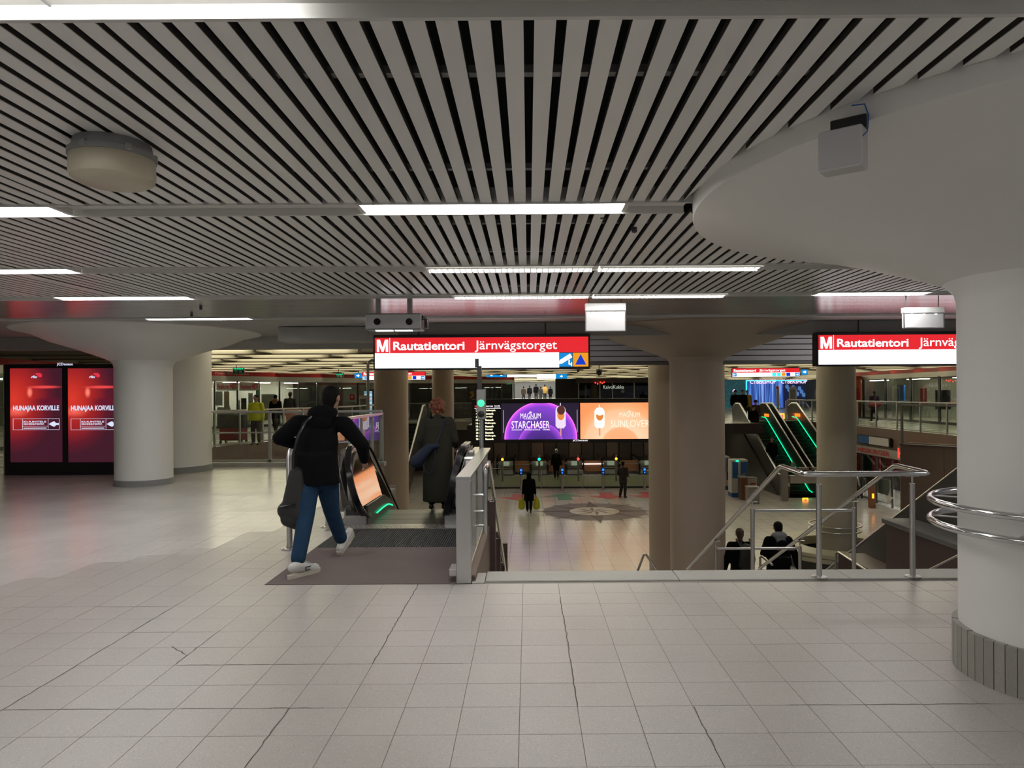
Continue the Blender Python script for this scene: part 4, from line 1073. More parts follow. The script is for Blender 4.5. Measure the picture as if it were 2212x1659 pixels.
text('STARCHASER', *vb(1105, 1187, 909, 925), yt, 'adtext', s1)
text('CHOCOLATE     POPCORN FLAVOUR     CARAMEL', *vb(1105, 1188, 926.5, 929), yt, 'adtext', s1, bold=.02)
for u in (1087, 1246): MB().box(sx(u), sx(u + 1.6), yt - .004, yt - .002, sz(934), sz(885)).build('side_caption', emis('side_caption', (.5, .35, .6), .8), s1)
MB().ell((sx(1146), yt - .004, sz(890)), (.07, .002, .035), 12, 6).build('emblem', 'adtext', s1)
text('MAGNUM', *vb(1338, 1382, 891, 901), yt, 'adtext_soft', s2)
text('SUNLOVER', *vb(1319, 1403, 908, 923), yt, 'adtext_soft', s2)
MB().ell((sx(1360), yt - .004, sz(889)), (.07, .002, .035), 12, 6).build('emblem', 'adtext_soft', s2)
def ice(s, u, v0, v1, topm, wrapm, stick):
    cx = sx(u); w2 = (sx(1222) - sx(1200)) / 2; zt_, zb__ = sz(v0), sz(v1); H = zt_ - zb__
    def lollipop(f0, f1, m, nm, wf=1.0, dy=0):
        pts = []
        for k in range(17):
            a = PI * k / 16; pts.append((cx + w2 * wf * math.cos(a), zt_ - w2 + w2 * math.sin(a) - (1 - wf) * .05))
        zl = zt_ - H * f1; pts += [(cx - w2 * wf, zl + w2 * .5), (cx - w2 * wf * .6, zl), (cx + w2 * wf * .6, zl), (cx + w2 * wf, zl + w2 * .5)]
        MB().prism_y(pts, yt - .006 - dy, yt - .001 - dy).build(nm, m, s)
    MB().box(cx - .04, cx + .04, yt - .004, yt - .001, sz(v1 + 16), zb__ + .02).build('stick', stick, s)
    lollipop(0, 1, wrapm, 'wrapper')
    MB().ell((cx + .01, yt - .01, zt_ - H * .42), (w2 * .7, .004, H * .22), 14, 8).build('caramel', emis('caramel', (.8, .25, .05), 1), s)
    MB().ell((cx + .02, yt - .014, zt_ - H * .2), (w2 * .8, .004, H * .2), 14, 8).build('chocolate', topm, s)
    MB().box(cx - .03, cx + .01, yt - .012, yt - .002, zt_ - .05, sz(v0 - 6)).build('stem', wrapm, s)
wr1 = emis('wrapper_white', (.75, .62, .8), 1.2); wr2 = emis('wrapper_cream', (1, .78, .72), 1.4)
ice(s1, 1211, 876, 925, emis('choc', (.10, .03, .025), 1), wr1, emis('stick', (.7, .3, .3), 1))
ice(s2, 1295, 880, 925, wr2, wr2, emis('stick_pale', (.8, .35, .2), 1))
a = P(1237, 954, Y); b = P(1270, 949.5, Y); text('JCDecaux', a.x, b.x, a.z, b.z, Y, 'adtext', bs, bold=.02)
# departures
rows = ['Mellungsb.', 'Itonsvik', 'Nordsjö', 'Stensvik', 'Mellungsb.', 'Stensvik', 'Nordsjö', 'Stensvik', 'Mellungsb.', 'Stensvik']
mins = ['2 min', '4 min', '6 min', '10 min', '16 min', '18 min', '23 min', '26 min', '31 min', '33 min']
text('Järnvägstorget', *vb(1032, 1065, 874, 879), Y, 'adtext', bs, bold=.02); text('21:32', *vb(1068, 1080, 874, 879), Y, 'adtext', bs, bold=.02)
MB().box(sx(1025), sx(1082), Y - .006, Y - .002, sz(881.5), sz(880.7)).build('header_line', 'adtext', bs)
text('M', *vb(1026, 1030, 874, 879), Y, 'signred', bs, bold=.04)
for k in range(10):
    v = 883.5 + k * 6.85
    text(mins[k], *vb(1028, 1042, v, v + 4.2), Y, 'ledtext', bs, bold=.03)
    text(rows[k], *vb(1048, 1048 + 2.3 * len(rows[k]), v, v + 4.2), Y, 'ledtext', bs, bold=.03)
# ================================================================== FAR STATION SIGNS
def far_sign(u0, v0, u1, v1, Y, lab):
    a = P(u0, v0, Y); b = P(u1, v1, Y); x0, x1, z0, z1 = a.x, b.x, b.z, a.z; W, H = x1 - x0, z1 - z0; zm = z0 + .48 * H
    t = thing('hanging_sign', lab, 'sign', ((x0 + x1) / 2, Y, z0), 'hanging station signs')
    MB().box(x0 - .02, x1 + .02, Y, Y + .15, z0 - .02, z1 + .03).build('housing', 'black', t)
    MB().box(x0, x1, Y - .006, Y + .01, zm, z1).build('red_panel', 'signred', t); MB().box(x0, x1, Y - .006, Y + .01, z0, zm).build('white_panel', 'signtxt', t)
    text('Rautatientori', x0 + W * .02, x0 + W * .35, zm + H * .1, z1 - H * .1, Y - .006, 'signtxt', t, bold=.03)
    text('Järnvägstorget', x0 + W * .40, x0 + W * .79, zm + H * .04, z1 - H * .08, Y - .006, 'signtxt', t, bold=.01)
    for k, (f, m) in enumerate(((0, 'signblue'), (.59, 'cyan'), (.66, 'cyan'), (.73, 'signorange'), (.80, 'tri'), (.86, 'pink'), (.93, 'signblue'))):
        MB().box(x0 + W * f + .01, x0 + W * (f + .062), Y - .012, Y - .004, z0 + H * .04, zm - H * .03).build('pictogram', m, t)
    for f, d in ((0, -1), (.93, 1)):
        cx = x0 + W * (f + .031); cz = (z0 + zm) / 2; s = H * .14
        MB().add([(cx - s, Y - .015, cz - s * .2), (cx + s, Y - .015, cz - s * .2), (cx + s, Y - .015, cz + s * .2), (cx - s, Y - .015, cz + s * .2),
                  (cx + d * s * 1.4, Y - .015, cz), (cx + d * s * .3, Y - .015, cz + s), (cx + d * s * .3, Y - .015, cz - s)], [(0, 1, 2, 3), (4, 5, 6)]).build('arrow', 'signtxt', t)
    for f in (.1, .6, .9): MB().tube([(x0 + W * f, Y + .07, z1), (x0 + W * f, Y + .07, 3.31)], .015, 6).build('hanger', 'darkmetal', t)
far_sign(1582, 796, 1727, 813, 37.5, 'small red and white station sign above the far right escalators')
far_sign(783, 803, 918, 820, 38.5, 'small red and white station sign half hidden by the left taupe pillar')
def way_sign(u0, v0, u1, v1, Y, lab, blue=(0, 1), whitef=None):
    a = P(u0, v0, Y); b = P(u1, v1, Y); t = thing('direction_sign', lab, 'sign', ((a.x + b.x) / 2, Y, b.z), 'hanging direction signs')
    MB().box(a.x, b.x, Y, Y + .12, b.z, a.z).build('housing', 'black', t); W = b.x - a.x
    if whitef: MB().box(a.x + W * whitef[0], a.x + W * whitef[1], Y - .01, Y, b.z + .01, a.z - .01).build('white_panel', 'signwhite', t)
    MB().box(a.x + W * blue[0], a.x + W * blue[1], Y - .01, Y, b.z + .01, a.z - .01).build('blue_panel', 'signblue', t)
    n = max(1, int(W * (blue[1] - blue[0]) / .5)); h = a.z - b.z
    for k in range(n):
        cx = a.x + W * blue[0] + W * (blue[1] - blue[0]) * (k + .5) / n; cz = (a.z + b.z) / 2
        if k in (0, n - 1): MB().add([(cx - h * .3, Y - .014, cz - .03), (cx + h * .1, Y - .014, cz - .03), (cx + h * .1, Y - .014, cz + .03), (cx - h * .3, Y - .014, cz + .03), (cx + h * .32, Y - .014, cz), (cx, Y - .014, cz + h * .28), (cx, Y - .014, cz - h * .28)], [(0, 1, 2, 3), (4, 5, 6)]).build('arrow', 'signtxt', t)
        else: MB().lathe([(h * .16, 0), (h * .28, 0)], 0, 0, 16).xf(Matrix.Translation((cx, Y - .014, cz)) @ Matrix.Rotation(-PI / 2, 4, 'X')).build('pictogram', 'signtxt', t)
    MB().tube([((a.x + b.x) / 2, Y + .06, a.z), ((a.x + b.x) / 2, Y + .06, 3.31)], .02, 6).build('hanger', 'darkmetal', t)
way_sign(1051, 807, 1216, 814, 46, 'long lit blue and white direction sign above the corridor, the upper one', (0, .26), (.27, 1))
way_sign(1160, 808, 1225, 818, 42, 'short lit direction sign with a blue end above the corridor, the lower one', (.62, 1), (0, .62))
way_sign(1731, 797, 1745, 810, 40, 'small blue arrow sign right of the far station sign', (0, 1))
way_sign(766, 806, 781, 817, 36, 'small blue arrow sign left of the half hidden station sign', (0, 1))
def exit_sign(u0, v0, u1, v1, Y, lab):
    a = P(u0, v0, Y); b = P(u1, v1, Y); t = thing('exit_sign', lab, 'sign', ((a.x + b.x) / 2, Y, b.z), 'green exit signs')
    MB().box(a.x, b.x, Y, Y + .08, b.z, a.z).build('housing', mat('exit_green', (.01, .16, .1), .5), t)
    h = a.z - b.z; W = b.x - a.x
    for k in range(6): MB().box(a.x + W * (.08 + k * .15), a.x + W * (.16 + k * .15), Y - .006, Y, a.z - h * .22, a.z - h * .1).build('led', 'led_green', t)
    cx = a.x + W * .28; cz = b.z + h * .4; MB().add([(cx - .025, Y - .006, cz - h * .25), (cx + .025, Y - .006, cz - h * .25), (cx + .025, Y - .006, cz + h * .1), (cx - .025, Y - .006, cz + h * .1), (cx - .1, Y - .006, cz), (cx + .1, Y - .006, cz), (cx, Y - .006, cz + h * .3)], [(0, 1, 2, 3), (4, 5, 6)]).build('arrow', 'white', t)
    MB().box(a.x + W * .58, a.x + W * .8, Y - .006, Y, b.z + h * .15, b.z + h * .65).build('door_mark', 'white', t)
    MB().tube([(cx, Y + .04, a.z), (cx, Y + .04, 3.31)], .015, 6).build('hanger', 'darkmetal', t)
exit_sign(503, 795, 527, 807, 30, 'green exit sign hanging before the red band near the left pillars')
exit_sign(726, 807, 742, 816, 33, 'green exit sign hanging above the walking man')
# ================================================================== LEFT SHOP FRONTS
def seg_text(s, A, B, f0, f1, z0, z1, m, parent, off=.03, **k):
    A = Vector((A[0], A[1], 0)); B = Vector((B[0], B[1], 0)); L_ = (B - A).length; ang = math.atan2(B.y - A.y, B.x - A.x)
    return text(s, L_ * f0, L_ * f1, z0, z1, -off, m, parent, origin=(A.x, A.y, 0), rz=ang, **k)
def seg_box(A, B, f0, f1, z0, z1, m, parent, name, off=0, th=.04):
    A = Vector((A[0], A[1], 0)); B = Vector((B[0], B[1], 0)); L_ = (B - A).length; ang = math.atan2(B.y - A.y, B.x - A.x)
    return MB().box(L_ * f0, L_ * f1, -off - th, -off, z0, z1).xf(Matrix.Translation(A) @ Matrix.Rotation(ang, 4, 'Z')).build(name, m, parent)
def shopfront(A, B, lab, redtext=None, n=6, back='shopwall', depth=2.2, light=True):
    t = thing('shop_front', lab, 'shop', (A[0], A[1], 0), 'shop fronts')
    seg_box(A, B, 0, 1, 2.62, 2.83, 'red', t, 'red_band'); seg_box(A, B, 0, 1, 2.36, 2.62, 'alu', t, 'fascia_band', off=-.01, th=.08)
    
    seg_box(A, B, 0, 1, 0, 2.4, back, t, 'back_wall', off=-depth); seg_box(A, B, 0, 1, 0, .12, 'darkmetal', t, 'kick_plate')
    for k in range(n + 1): seg_box(A, B, max(0, k / n - .004), min(1, k / n + .004), .1, 2.4, 'black', t, 'mullion', off=0, th=.07)
    for k in range(n): seg_box(A, B, k / n + .006, (k + 1) / n - .006, .12, 2.36, 'shopglass', t, 'pane', off=.0, th=.01)
    if light:
        for k in range(n // 2 + 1): seg_box(A, B, min(.9, (k + .3) / (n / 2 + 1)), min(.98, (k + .75) / (n / 2 + 1)), 2.3, 2.33, 'lampshop', t, 'shop_light', off=-1.2, th=.2)
    return t
SA, SB = (-16.2, 14.5), (-16.2, 34)
t = shopfront(SA, SB, 'dark shop front with red band behind the red advertising screens', n=12, back='darkwall', light=False)
SA, SB = (-16.2, 34), (-11.9, 40)
t = shopfront(SA, SB, 'passport photo shop front with red lettered boards', n=6)
seg_text('Central Railway Station', SA, SB, .17, .42, 2.66, 2.80, 'white', t, off=.05, slant=.3)
for f0, f1, s1_, s2_ in ((.178, .33, 'Passikuvat', 'HETI'), (.345, .49, 'Viisumikuvat', 'HETI')):
    seg_box(SA, SB, f0, f1, 1.92, 2.30, 'cardboard', t, 'board', off=.08, th=.02)
    seg_text(s1_, SA, SB, f0 + .005, f0 + .088, 1.97, 2.20, 'redpaint', t, off=.105, bold=.02)
    seg_text(s2_, SA, SB, f0 + .094, f1 - .004, 1.97, 2.25, 'redpaint', t, off=.105, bold=.04)
    seg_box(SA, SB, f0, f1, 1.89, 1.92, 'greenpaint', t, 'board_edge', off=.08, th=.02)
for f0, f1, z0, z1, m in ((.20, .25, 1.15, 1.85, 'white'), (.262, .30, 1.0, 1.85, 'cream'), (.445, .48, 1.1, 1.75, 'cardboard'), (.505, .535, 1.2, 2.3, 'greenpaint'), (.21, .31, .35, 1.05, 'white'), (.39, .43, .7, 1.5, 'greycloth'), (.36, .38, .6, 1.4, 'steeldull'), (.55, .66, .3, 1.7, 'shopwall'), (.22, .24, .3, .6, 'redpaint')):
    seg_box(SA, SB, f0, f1, z0, z1, m, t, 'poster', off=-.3, th=.02)
shopfront((-11.9, 40), (-7.6, 46), 'dark glazed shop front behind the people in dark jackets', n=5, back='darkwall', light=False)
t = shopfront((-7.6, 46), (-1.0, 50), 'dark shop front with framed notices behind the grey pillar', n=5, back='darkwall', light=False)
for f in (.18, .32): seg_box((-7.6, 46), (-1.0, 50), f, f + .08, .9, 1.7, 'greycloth', t, 'notice', off=.1, th=.03); seg_box((-7.6, 46), (-1.0, 50), f + .015, f + .06, 1.2, 1.55, 'white', t, 'notice_sheet', off=.14, th=.01)
# things standing left: bins/cart, vending, info board, fire signs
q = P(497, 930, 24); t = thing('cleaning_cart', 'dark cleaning cart with red bag beside the person in the yellow vest', 'cart', (q.x, 24, 0))
MB().box(q.x - .45, q.x + .45, 24, 24.6, .55, 1.0, .03).build('tray', 'greycloth', t); MB().box(q.x - .38, q.x + .38, 24.02, 24.55, .12, .58, .03).build('bag', 'redbag', t)
MB().tube([(q.x + .42, 24.3, .9), (q.x + .5, 24.3, 1.15), (q.x + .5, 24.3, 1.2)], .02, 8).build('handle', 'steel', t)
for dx in (-.35, .35):
    for dy in (.08, .5): MB().lathe([(0, -.02), (.07, -.02), (.07, .02), (0, .02)], 0, 0, 14).xf(Matrix.Translation((q.x + dx, 24 + dy, .07)) @ Matrix.Rotation(PI / 2, 4, 'Y')).build('wheel', 'black', t)
MB().box(q.x - .3, q.x + .1, 24.1, 24.4, 1.0, 1.12, .02).build('supplies', 'cardboard', t)
q = P(797, 870, 43); t = thing('vending_machine', 'lit snack vending machine behind the thin grey pipe', 'vending machine', (q.x, 43, 0))
MB().box(q.x - .35, q.x + .35, 43, 43.6, 0, 1.95, .02).build('casing', 'darkmetal', t); MB().box(q.x - .28, q.x + .2, 42.98, 43, .5, 1.85).build('lit_window', emis('vending_glow', (.25, .5, .7), .8), t)
for k in range(5): MB().box(q.x - .26, q.x + .18, 42.96, 42.98, .62 + k * .24, .72 + k * .24).build('shelf', emis('vending_row_%d' % k, random.choice([(.6, .8, .9), (.8, .5, .4), (.5, .8, .6)]), .9), t)
q = P(785, 880, 41); t = thing('info_board', 'white upright notice board beside the vending machine', 'board', (q.x, 41, 0))
MB().box(q.x - .25, q.x + .25, 41, 41.06, .2, 1.6, .01).build('panel', 'cardboard', t); MB().box(q.x - .3, q.x + .3, 40.8, 41.25, 0, .05).build('foot', 'steel', t); MB().box(q.x - .18, q.x + .18, 40.99, 41.0, .8, 1.4).build('sheet', 'lightgrey', t)
for u, v, lab in ((761, 858, 'red hose reel sign plate on the dark wall'), (778, 858, 'second smaller red sign plate right of the hose reel sign')):
    q = P(u, v, 41.5); wd = .14 if u < 770 else .08; t = thing('fire_sign', lab, 'sign', (q.x, 41.5, q.z)); MB().box(q.x - wd, q.x + wd, 41.5, 41.53, q.z - .15, q.z + .15).build('plate', 'red', t); MB().box(q.x - wd * .5, q.x + wd * .2, 41.49, 41.5, q.z - .05, q.z + .08).build('symbol', 'white', t)
# ================================================================== FAR CENTRE: corridor surround, flower shop
t = thing('flower_shop', 'dark glazed flower shop front above the video wall', 'shop', (7, 59, 0))
xa, xb = XA(1245, 59), XA(1420, 59)
MB().box(xa, xb, 59.9, 59.95, 0, 2.9).build('back_wall', 'darkwall', t); MB().box(xa, xb, 59.0, 59.1, 2.5, 2.9).build('bulkhead', 'soffit_dark', t)
for u in (1250, 1296, 1323, 1370, 1412): x = XA(u, 59); MB().box(x - .03, x + .03, 58.98, 59.04, .0, 2.5).build('mullion', 'steel', t)
for a_, b_2 in ((1251, 1295), (1297, 1322), (1324, 1369), (1371, 1411)): MB().box(XA(a_, 59), XA(b_2, 59), 59.0, 59.01, .02, 2.5).build('pane', 'darkglass', t)
a = P(1303, 840, 58.9); b = P(1348, 832, 58.9); text('KaivoKukka', a.x, b.x, a.z, b.z, 58.95, emis('flower_shop_letters', (.45, .5, .4), .8), t, bold=.01)
MB().box(XA(1263, 59.4), XA(1268, 59.4), 59.4, 59.45, .3, 2.3).build('lit_post', emis('shop_glow', (.9, .7, .4), .5), t)
for u, v in ((1286, 827), (1291, 829), (1297, 826), (1301, 828), (1305, 826)): q = P(u, v, 58.9); MB().ell(tuple(q), (.05, .03, .06), 8, 5).build('lamp_dot', 'led_red', t)
q = P(1345, 845, 58.9); MB().ell((q.x, 58.9, q.z), (.16, .02, .16), 12, 6).build('round_badge', 'cardboard', t)
for u, v, m in ((1316, 848, 'fur'), (1325, 850, 'cream'), (1337, 845, 'greencloth'), (1362, 851, 'bluelit'), (1395, 850, 'bluelit'), (1375, 842, 'cardboard')):
    q = P(u, v, 59.3); mm = M.get(m) or (M['greenpaint'] if m == 'greencloth' else emis('blue_caption', (.1, .16, .5), .6)); MB().box(q.x - .25, q.x + .25, 59.3, 59.4, q.z - .14, q.z + .14, .03).build('display_item', mm, t)
def plainbox(u0, v0, u1, v1, Y, name, lab, cat, m, th=.3, extra=None):
    a = P(u0, v0, Y); b = P(u1, v1, Y); t = thing(name, lab, cat, ((a.x + b.x) / 2, Y, b.z)); MB().box(a.x, b.x, Y, Y + th, b.z, a.z, .01).build('body', m, t); return t, a, b
t, a, b = plainbox(1053, 822, 1084, 862, 55, 'wall_panel', 'tall glossy black panel left of the corridor', 'panel', 'black'); MB().box(a.x, b.x, 54.98, 55, (a.z + b.z) / 2 - .01, (a.z + b.z) / 2 + .01).build('seam', 'greyplastic', t)
t, a, b = plainbox(1093, 826, 1105, 831, 54, 'exit_sign', 'dim green exit sign left of the corridor opening', 'sign', 'black', .1); MB().tube([((a.x + b.x) / 2, 54.05, a.z), ((a.x + b.x) / 2, 54.05, 3.31)], .02, 6).build('hanger', 'darkmetal', t); MB().box(a.x + .03, b.x - .03, 53.97, 54, b.z + .03, a.z - .03).build('face', emis('dim_green', (.02, .3, .18), .6), t)
# ball cameras under the far ceiling
for u, v, lab in ((1249, 800, 'small dome camera hanging below the sign end'), (1294, 804, 'larger dome camera hanging right of the sign end')):
    q = P(u, v, 18 if u < 1260 else 16); r = .04 if u < 1260 else .065; t = thing('dome_camera', lab, 'camera', tuple(q)); MB().ell(tuple(q), (r, r, r * 1.2), 14, 8).build('dome', 'darkmetal', t, True)
    MB().tube([tuple(q), (q.x, q.y, 3.31)], .012, 6).build('stem', 'darkmetal', t); MB().lathe([(0, q.z + r * 1.3), (r * 1.2, q.z + r * .9), (r * 1.2, q.z + r * .5)], q.x, q.y, 16).build('cap', 'greyplastic', t, True)
# ================================================================== LOWER HALL: gates and escalators to the trains
def gx_(u, v): 
    p = P(u, v, 20.); Y = 20. * (EYE - LOW) / (EYE - p.z); q = P(u, v, Y); return q.x, Y
def cyl_post(mb, x, y, r, z0, z1): return mb.lathe([(0, z0), (r, z0), (r, z1), (0, z1)], x, y, 14)
labs = ['leftmost', 'second', 'third', 'rightmost']
for k, u in enumerate((1124.5, 1213.5, 1301.5, 1391)):
    x, y = XA(u, 36.2), 36.2
    t = thing('card_reader', ['blue lit card reader post behind the woman with yellow bags', 'blue lit card reader post below the purple advert, in line with the green arrow', 'blue lit card reader post just left of the man in the checked jacket', 'blue lit card reader post beside the middle column'][k], 'card reader', (x, y, LOW), 'card readers')
    cyl_post(MB(), x, y, .06, LOW, LOW + .85).build('post', 'steel', t, True); MB().box(x - .09, x + .09, y - .08, y + .05, LOW + .8, LOW + 1.15, .02).build('reader_head', 'blue', t)
    MB().box(x - .05, x + .05, y - .09, y - .08, LOW + 1.0, LOW + 1.1).box(x - .03, x + .03, y - .09, y - .08, LOW + .87, LOW + .93).build('lit_symbol', 'led_blue', t)
    MB().box(x - .4, x + .4, y - .75, y - .65, LOW, LOW + .004).solid('floor_line', 'bluepaint', None, ['blue floor line before the card reader by the woman with yellow bags', 'blue floor line behind the green arrow', 'blue floor line beside the man in the checked jacket', 'blue floor line beside the middle column'][k], 'floor marking', 'blue floor lines')
for k, (u, m) in enumerate(((1084.5, 'led_orange'), (1163.8, 'led_green2'), (1248, 'led_red'), (1330, 'led_orange'))):
    x, y = XA(u, 40), 40.0
    if m == 'led_green2': M.setdefault('led_green2', emis('gate_green', (0, 1, .35), 5))
    t = thing('gate_signal', ['post with an orange-red lamp left of the purple advert', 'post with a green lamp under the purple advert', 'post with a red lamp under the gap between the adverts', 'post with an orange-red lamp under the orange advert'][k], 'signal', (x, y, LOW), 'gate signal posts')
    cyl_post(MB(), x, y, .055, LOW, LOW + 1.45).build('post', 'steeldull', t, True); MB().ell((x, y - .07, LOW + 1.25), .075, 12, 8).build('lamp', m, t, True)
labg = ['leftmost of the escalator ends under the video wall', 'escalator end behind the green gate lamp', 'escalator end behind the red gate lamp', 'escalator end under the orange advert', 'escalator end partly hidden by the middle column']
for k, u in enumerate((1091, 1164, 1241, 1319, 1400)):
    Yg = 42.6; x = XA(u, Yg); t = thing('escalator_end', labg[k], 'escalator', (x, Yg, LOW), 'escalators to the trains')
    for s in (-1, 1):
        MB().tube([(x + s * .52, Yg + .5 - .38 * math.sin(a) if a < PI else Yg + .5, LOW + .55 + .45 * -math.cos(a)) for a in [PI * i / 10 for i in range(11)]] + [(x + s * .52, Yg + 3, LOW + 1.0)], .055, 8).build('handrail', 'rubber', t, True)
        MB().box(x + s * .52 - .02, x + s * .52 + .02, Yg + .3, Yg + 3, LOW + .1, LOW + .95).build('side_panel', 'steeldull', t)
    for i in range(7): 
        a = PI * i / 14; MB().box(x - .44, x + .44, Yg + .55 - .3 * math.cos(a), Yg + .6 - .3 * math.cos(a), LOW + .3 + .5 * math.sin(a), LOW + .36 + .5 * math.sin(a)).build('louver', 'steel', t)
    MB().box(x - .46, x + .46, Yg + .6, Yg + 3, LOW, LOW + .85).build('front_panel', 'darkmetal', t); MB().box(x - .2, x + .22, Yg + .2, Yg + .22, LOW + .6, LOW + .85).build('notice', emis('notice_glow', (.5, .6, .4), .35), t)
    MB().box(x - .46, x + .46, Yg + .22, Yg + .4, LOW + .05, LOW + .3, .05).build('base', 'greyplastic', t)
for k in range(4):
    x0, x1 = XA((1091, 1164, 1241, 1319)[k] + 16, 43), XA((1164, 1241, 1319, 1400)[k] - 16, 43)
    t = thing('low_barrier', ['low copper-lit barrier between the first and second escalator ends', 'low copper-lit barrier behind the standing man at the gates', 'low barrier with a bright strip under the right part of the purple advert', 'low barrier under the orange advert'][k], 'barrier', ((x0 + x1) / 2, 43.2, LOW), 'low barriers')
    MB().box(x0, x1, 43.2, 43.3, LOW + .2, LOW + .85).build('panel', 'wood', t); MB().box(x0, x1, 43.15, 43.3, LOW + .62, LOW + .67).build('ledge', 'steel' if k != 2 else 'lampdim', t)
# glass line and small rails
t = thing('low_glass_rail', 'low glass line in front of the ticket gates', 'railing', (XA(1200, 37), 37, LOW))
for k in range(9): MB().add([(XA(1040 + k * 45, 37), 37, LOW + .08), (XA(1083 + k * 45, 37), 37, LOW + .08), (XA(1083 + k * 45, 37), 37, LOW + .9), (XA(1040 + k * 45, 37), 37, LOW + .9)], [(0, 1, 2, 3)]).build('pane', 'glass', t)
MB().box(XA(1035, 37), XA(1440, 37), 36.97, 37.03, LOW, LOW + .09).build('bottom_rail', 'darkmetal', t)
for u in (1168.5, 1257.5): cyl_post(MB(), XA(u, 37), 37, .035, LOW, LOW + .95).build('post', 'steel', t, True)
t = thing('queue_rail', 'row of thin steel rail posts at the left end of the gates', 'railing', (XA(1060, 38), 38, LOW))
for k in range(5): cyl_post(MB(), XA(1056 + k * 3.5, 37 + k * 1.4), 37 + k * 1.4, .025, LOW, LOW + 1.05).build('post', 'steel', t)
MB().tube([(XA(1056, 37), 37, LOW + 1.05), (XA(1080, 37), 37, LOW + 1.05), (XA(1080, 37), 37, LOW)], .025, 8).build('rail', 'steel', t)
# olive entrance floor strip and back wall panels
MB().box(XA(1035, 40), XA(1440, 41), 37.5, 42.4, LOW, LOW + .005).solid('gate_mat', mat('olive_mat', (.17, .18, .10), .5, var=.1), None, 'olive grey floor mat area behind the card readers', 'mat')
bw = structroot('trim_14')
for k, u in enumerate(range(1040, 1440, 27)):
    MB().box(XA(u, 45.6), XA(u + 25, 45.6), 45.6, 45.8, LOW, -.5).build('panel', 'granite' if k % 3 == 1 else 'brownwall', bw)
for u in (1160, 1258): MB().box(XA(u, 45.5), XA(u + 26, 45.5), 45.5, 45.55, -1.25, -1.2).build('orange_strip', 'led_orange' if u > 1200 else 'led_red', bw)
lc = structroot('ceiling_lower')
for k in range(9): MB().box(XA(1040, 41) + k * 1.6, XA(1040, 41) + k * 1.6 + 1.0, 40.4, 40.55, -.56, -.52).build('tube_light', 'lampwarm', lc)
MB().box(-3.2, 12.25, 36.98, 37.06, -.52, .02).build('fascia', 'darkwall', lc)
# arrows and compass rose
def arrow(u, v, m, up, lab):
    x, y = gx_(u, v); s = 1 if up else -1
    L2 = 1.1; MB().prism([(x - 1.0, y + s * .0), (x + 1.0, y + s * .0), (x, y + s * L2)], LOW, LOW + .004).prism([(x - .33, y - s * 1.1), (x + .33, y - s * 1.1), (x + .33, y + .001 * s), (x - .33, y + .001 * s)], LOW, LOW + .004).solid('floor_arrow', m, None, lab, 'floor marking', 'floor arrows')
arrow(1121, 1074, 'redpaint', False, 'red floor arrow beside the woman with yellow bags'); arrow(1219, 1073, 'greenpaint', True, 'green floor arrow pointing to the gates')
arrow(1312, 1071, 'redpaint', False, 'red floor arrow behind the man in the checked jacket'); arrow(1402, 1070, 'redpaint', False, 'red floor arrow cut by the middle column')
cx, cy = gx_(1284, 1104.5)
cr = thing('compass_rose', 'large grey compass rose laid into the lower hall floor', 'floor inlay', (cx, cy, LOW))
z1_, z2_, z3_, z4_ = LOW + .002, LOW + .004, LOW + .006, LOW + .008
def disc(r, z, m, nm): MB().add([(cx + r * math.cos(2 * PI * k / 64), cy + r * math.sin(2 * PI * k / 64), z) for k in range(64)], [tuple(range(64))]).build(nm, m, cr)
disc(2.15, z2_, 'star_mid', 'outer_disc')
for k in range(16):
    a = PI / 2 + 2 * PI * k / 16; Lr = 2.75 if k % 4 == 0 else (2.6 if k % 2 == 0 else 2.45); wa = .30 if k % 2 else .34
    if k % 4 == 0: wa = .3
    r0 = 1.0
    pt = lambda r, aa: (cx + r * math.cos(aa), cy + r * math.sin(aa))
    tip = pt(Lr, a); l = pt(r0, a + wa); r_ = pt(r0, a - wa); c0 = pt(r0 * .8, a)
    z = z3_ if k % 2 == 0 else z1_
    if k % 2: l = pt(1.9, a + .1); r_ = pt(1.9, a - .1); c0 = pt(1.7, a)
    MB().add([(*tip, z), (*l, z), (*c0, z)], [(0, 1, 2)]).build('point', 'star_dark', cr); MB().add([(*tip, z), (*c0, z), (*r_, z)], [(0, 1, 2)]).build('point', 'star_mid' if k % 4 else 'star_dark', cr)
disc(1.04, z4_, 'star_light', 'inner_disc')
for k in range(8):
    a = PI / 2 + 2 * PI * k / 8; z = z4_ + .002; MB().add([(cx, cy, z), (cx + 1.0 * math.cos(a), cy + 1.0 * math.sin(a), z), (cx + .45 * math.cos(a + .39), cy + .45 * math.sin(a + .39), z)], [(0, 1, 2)]).build('inner_point', 'star_mid', cr)
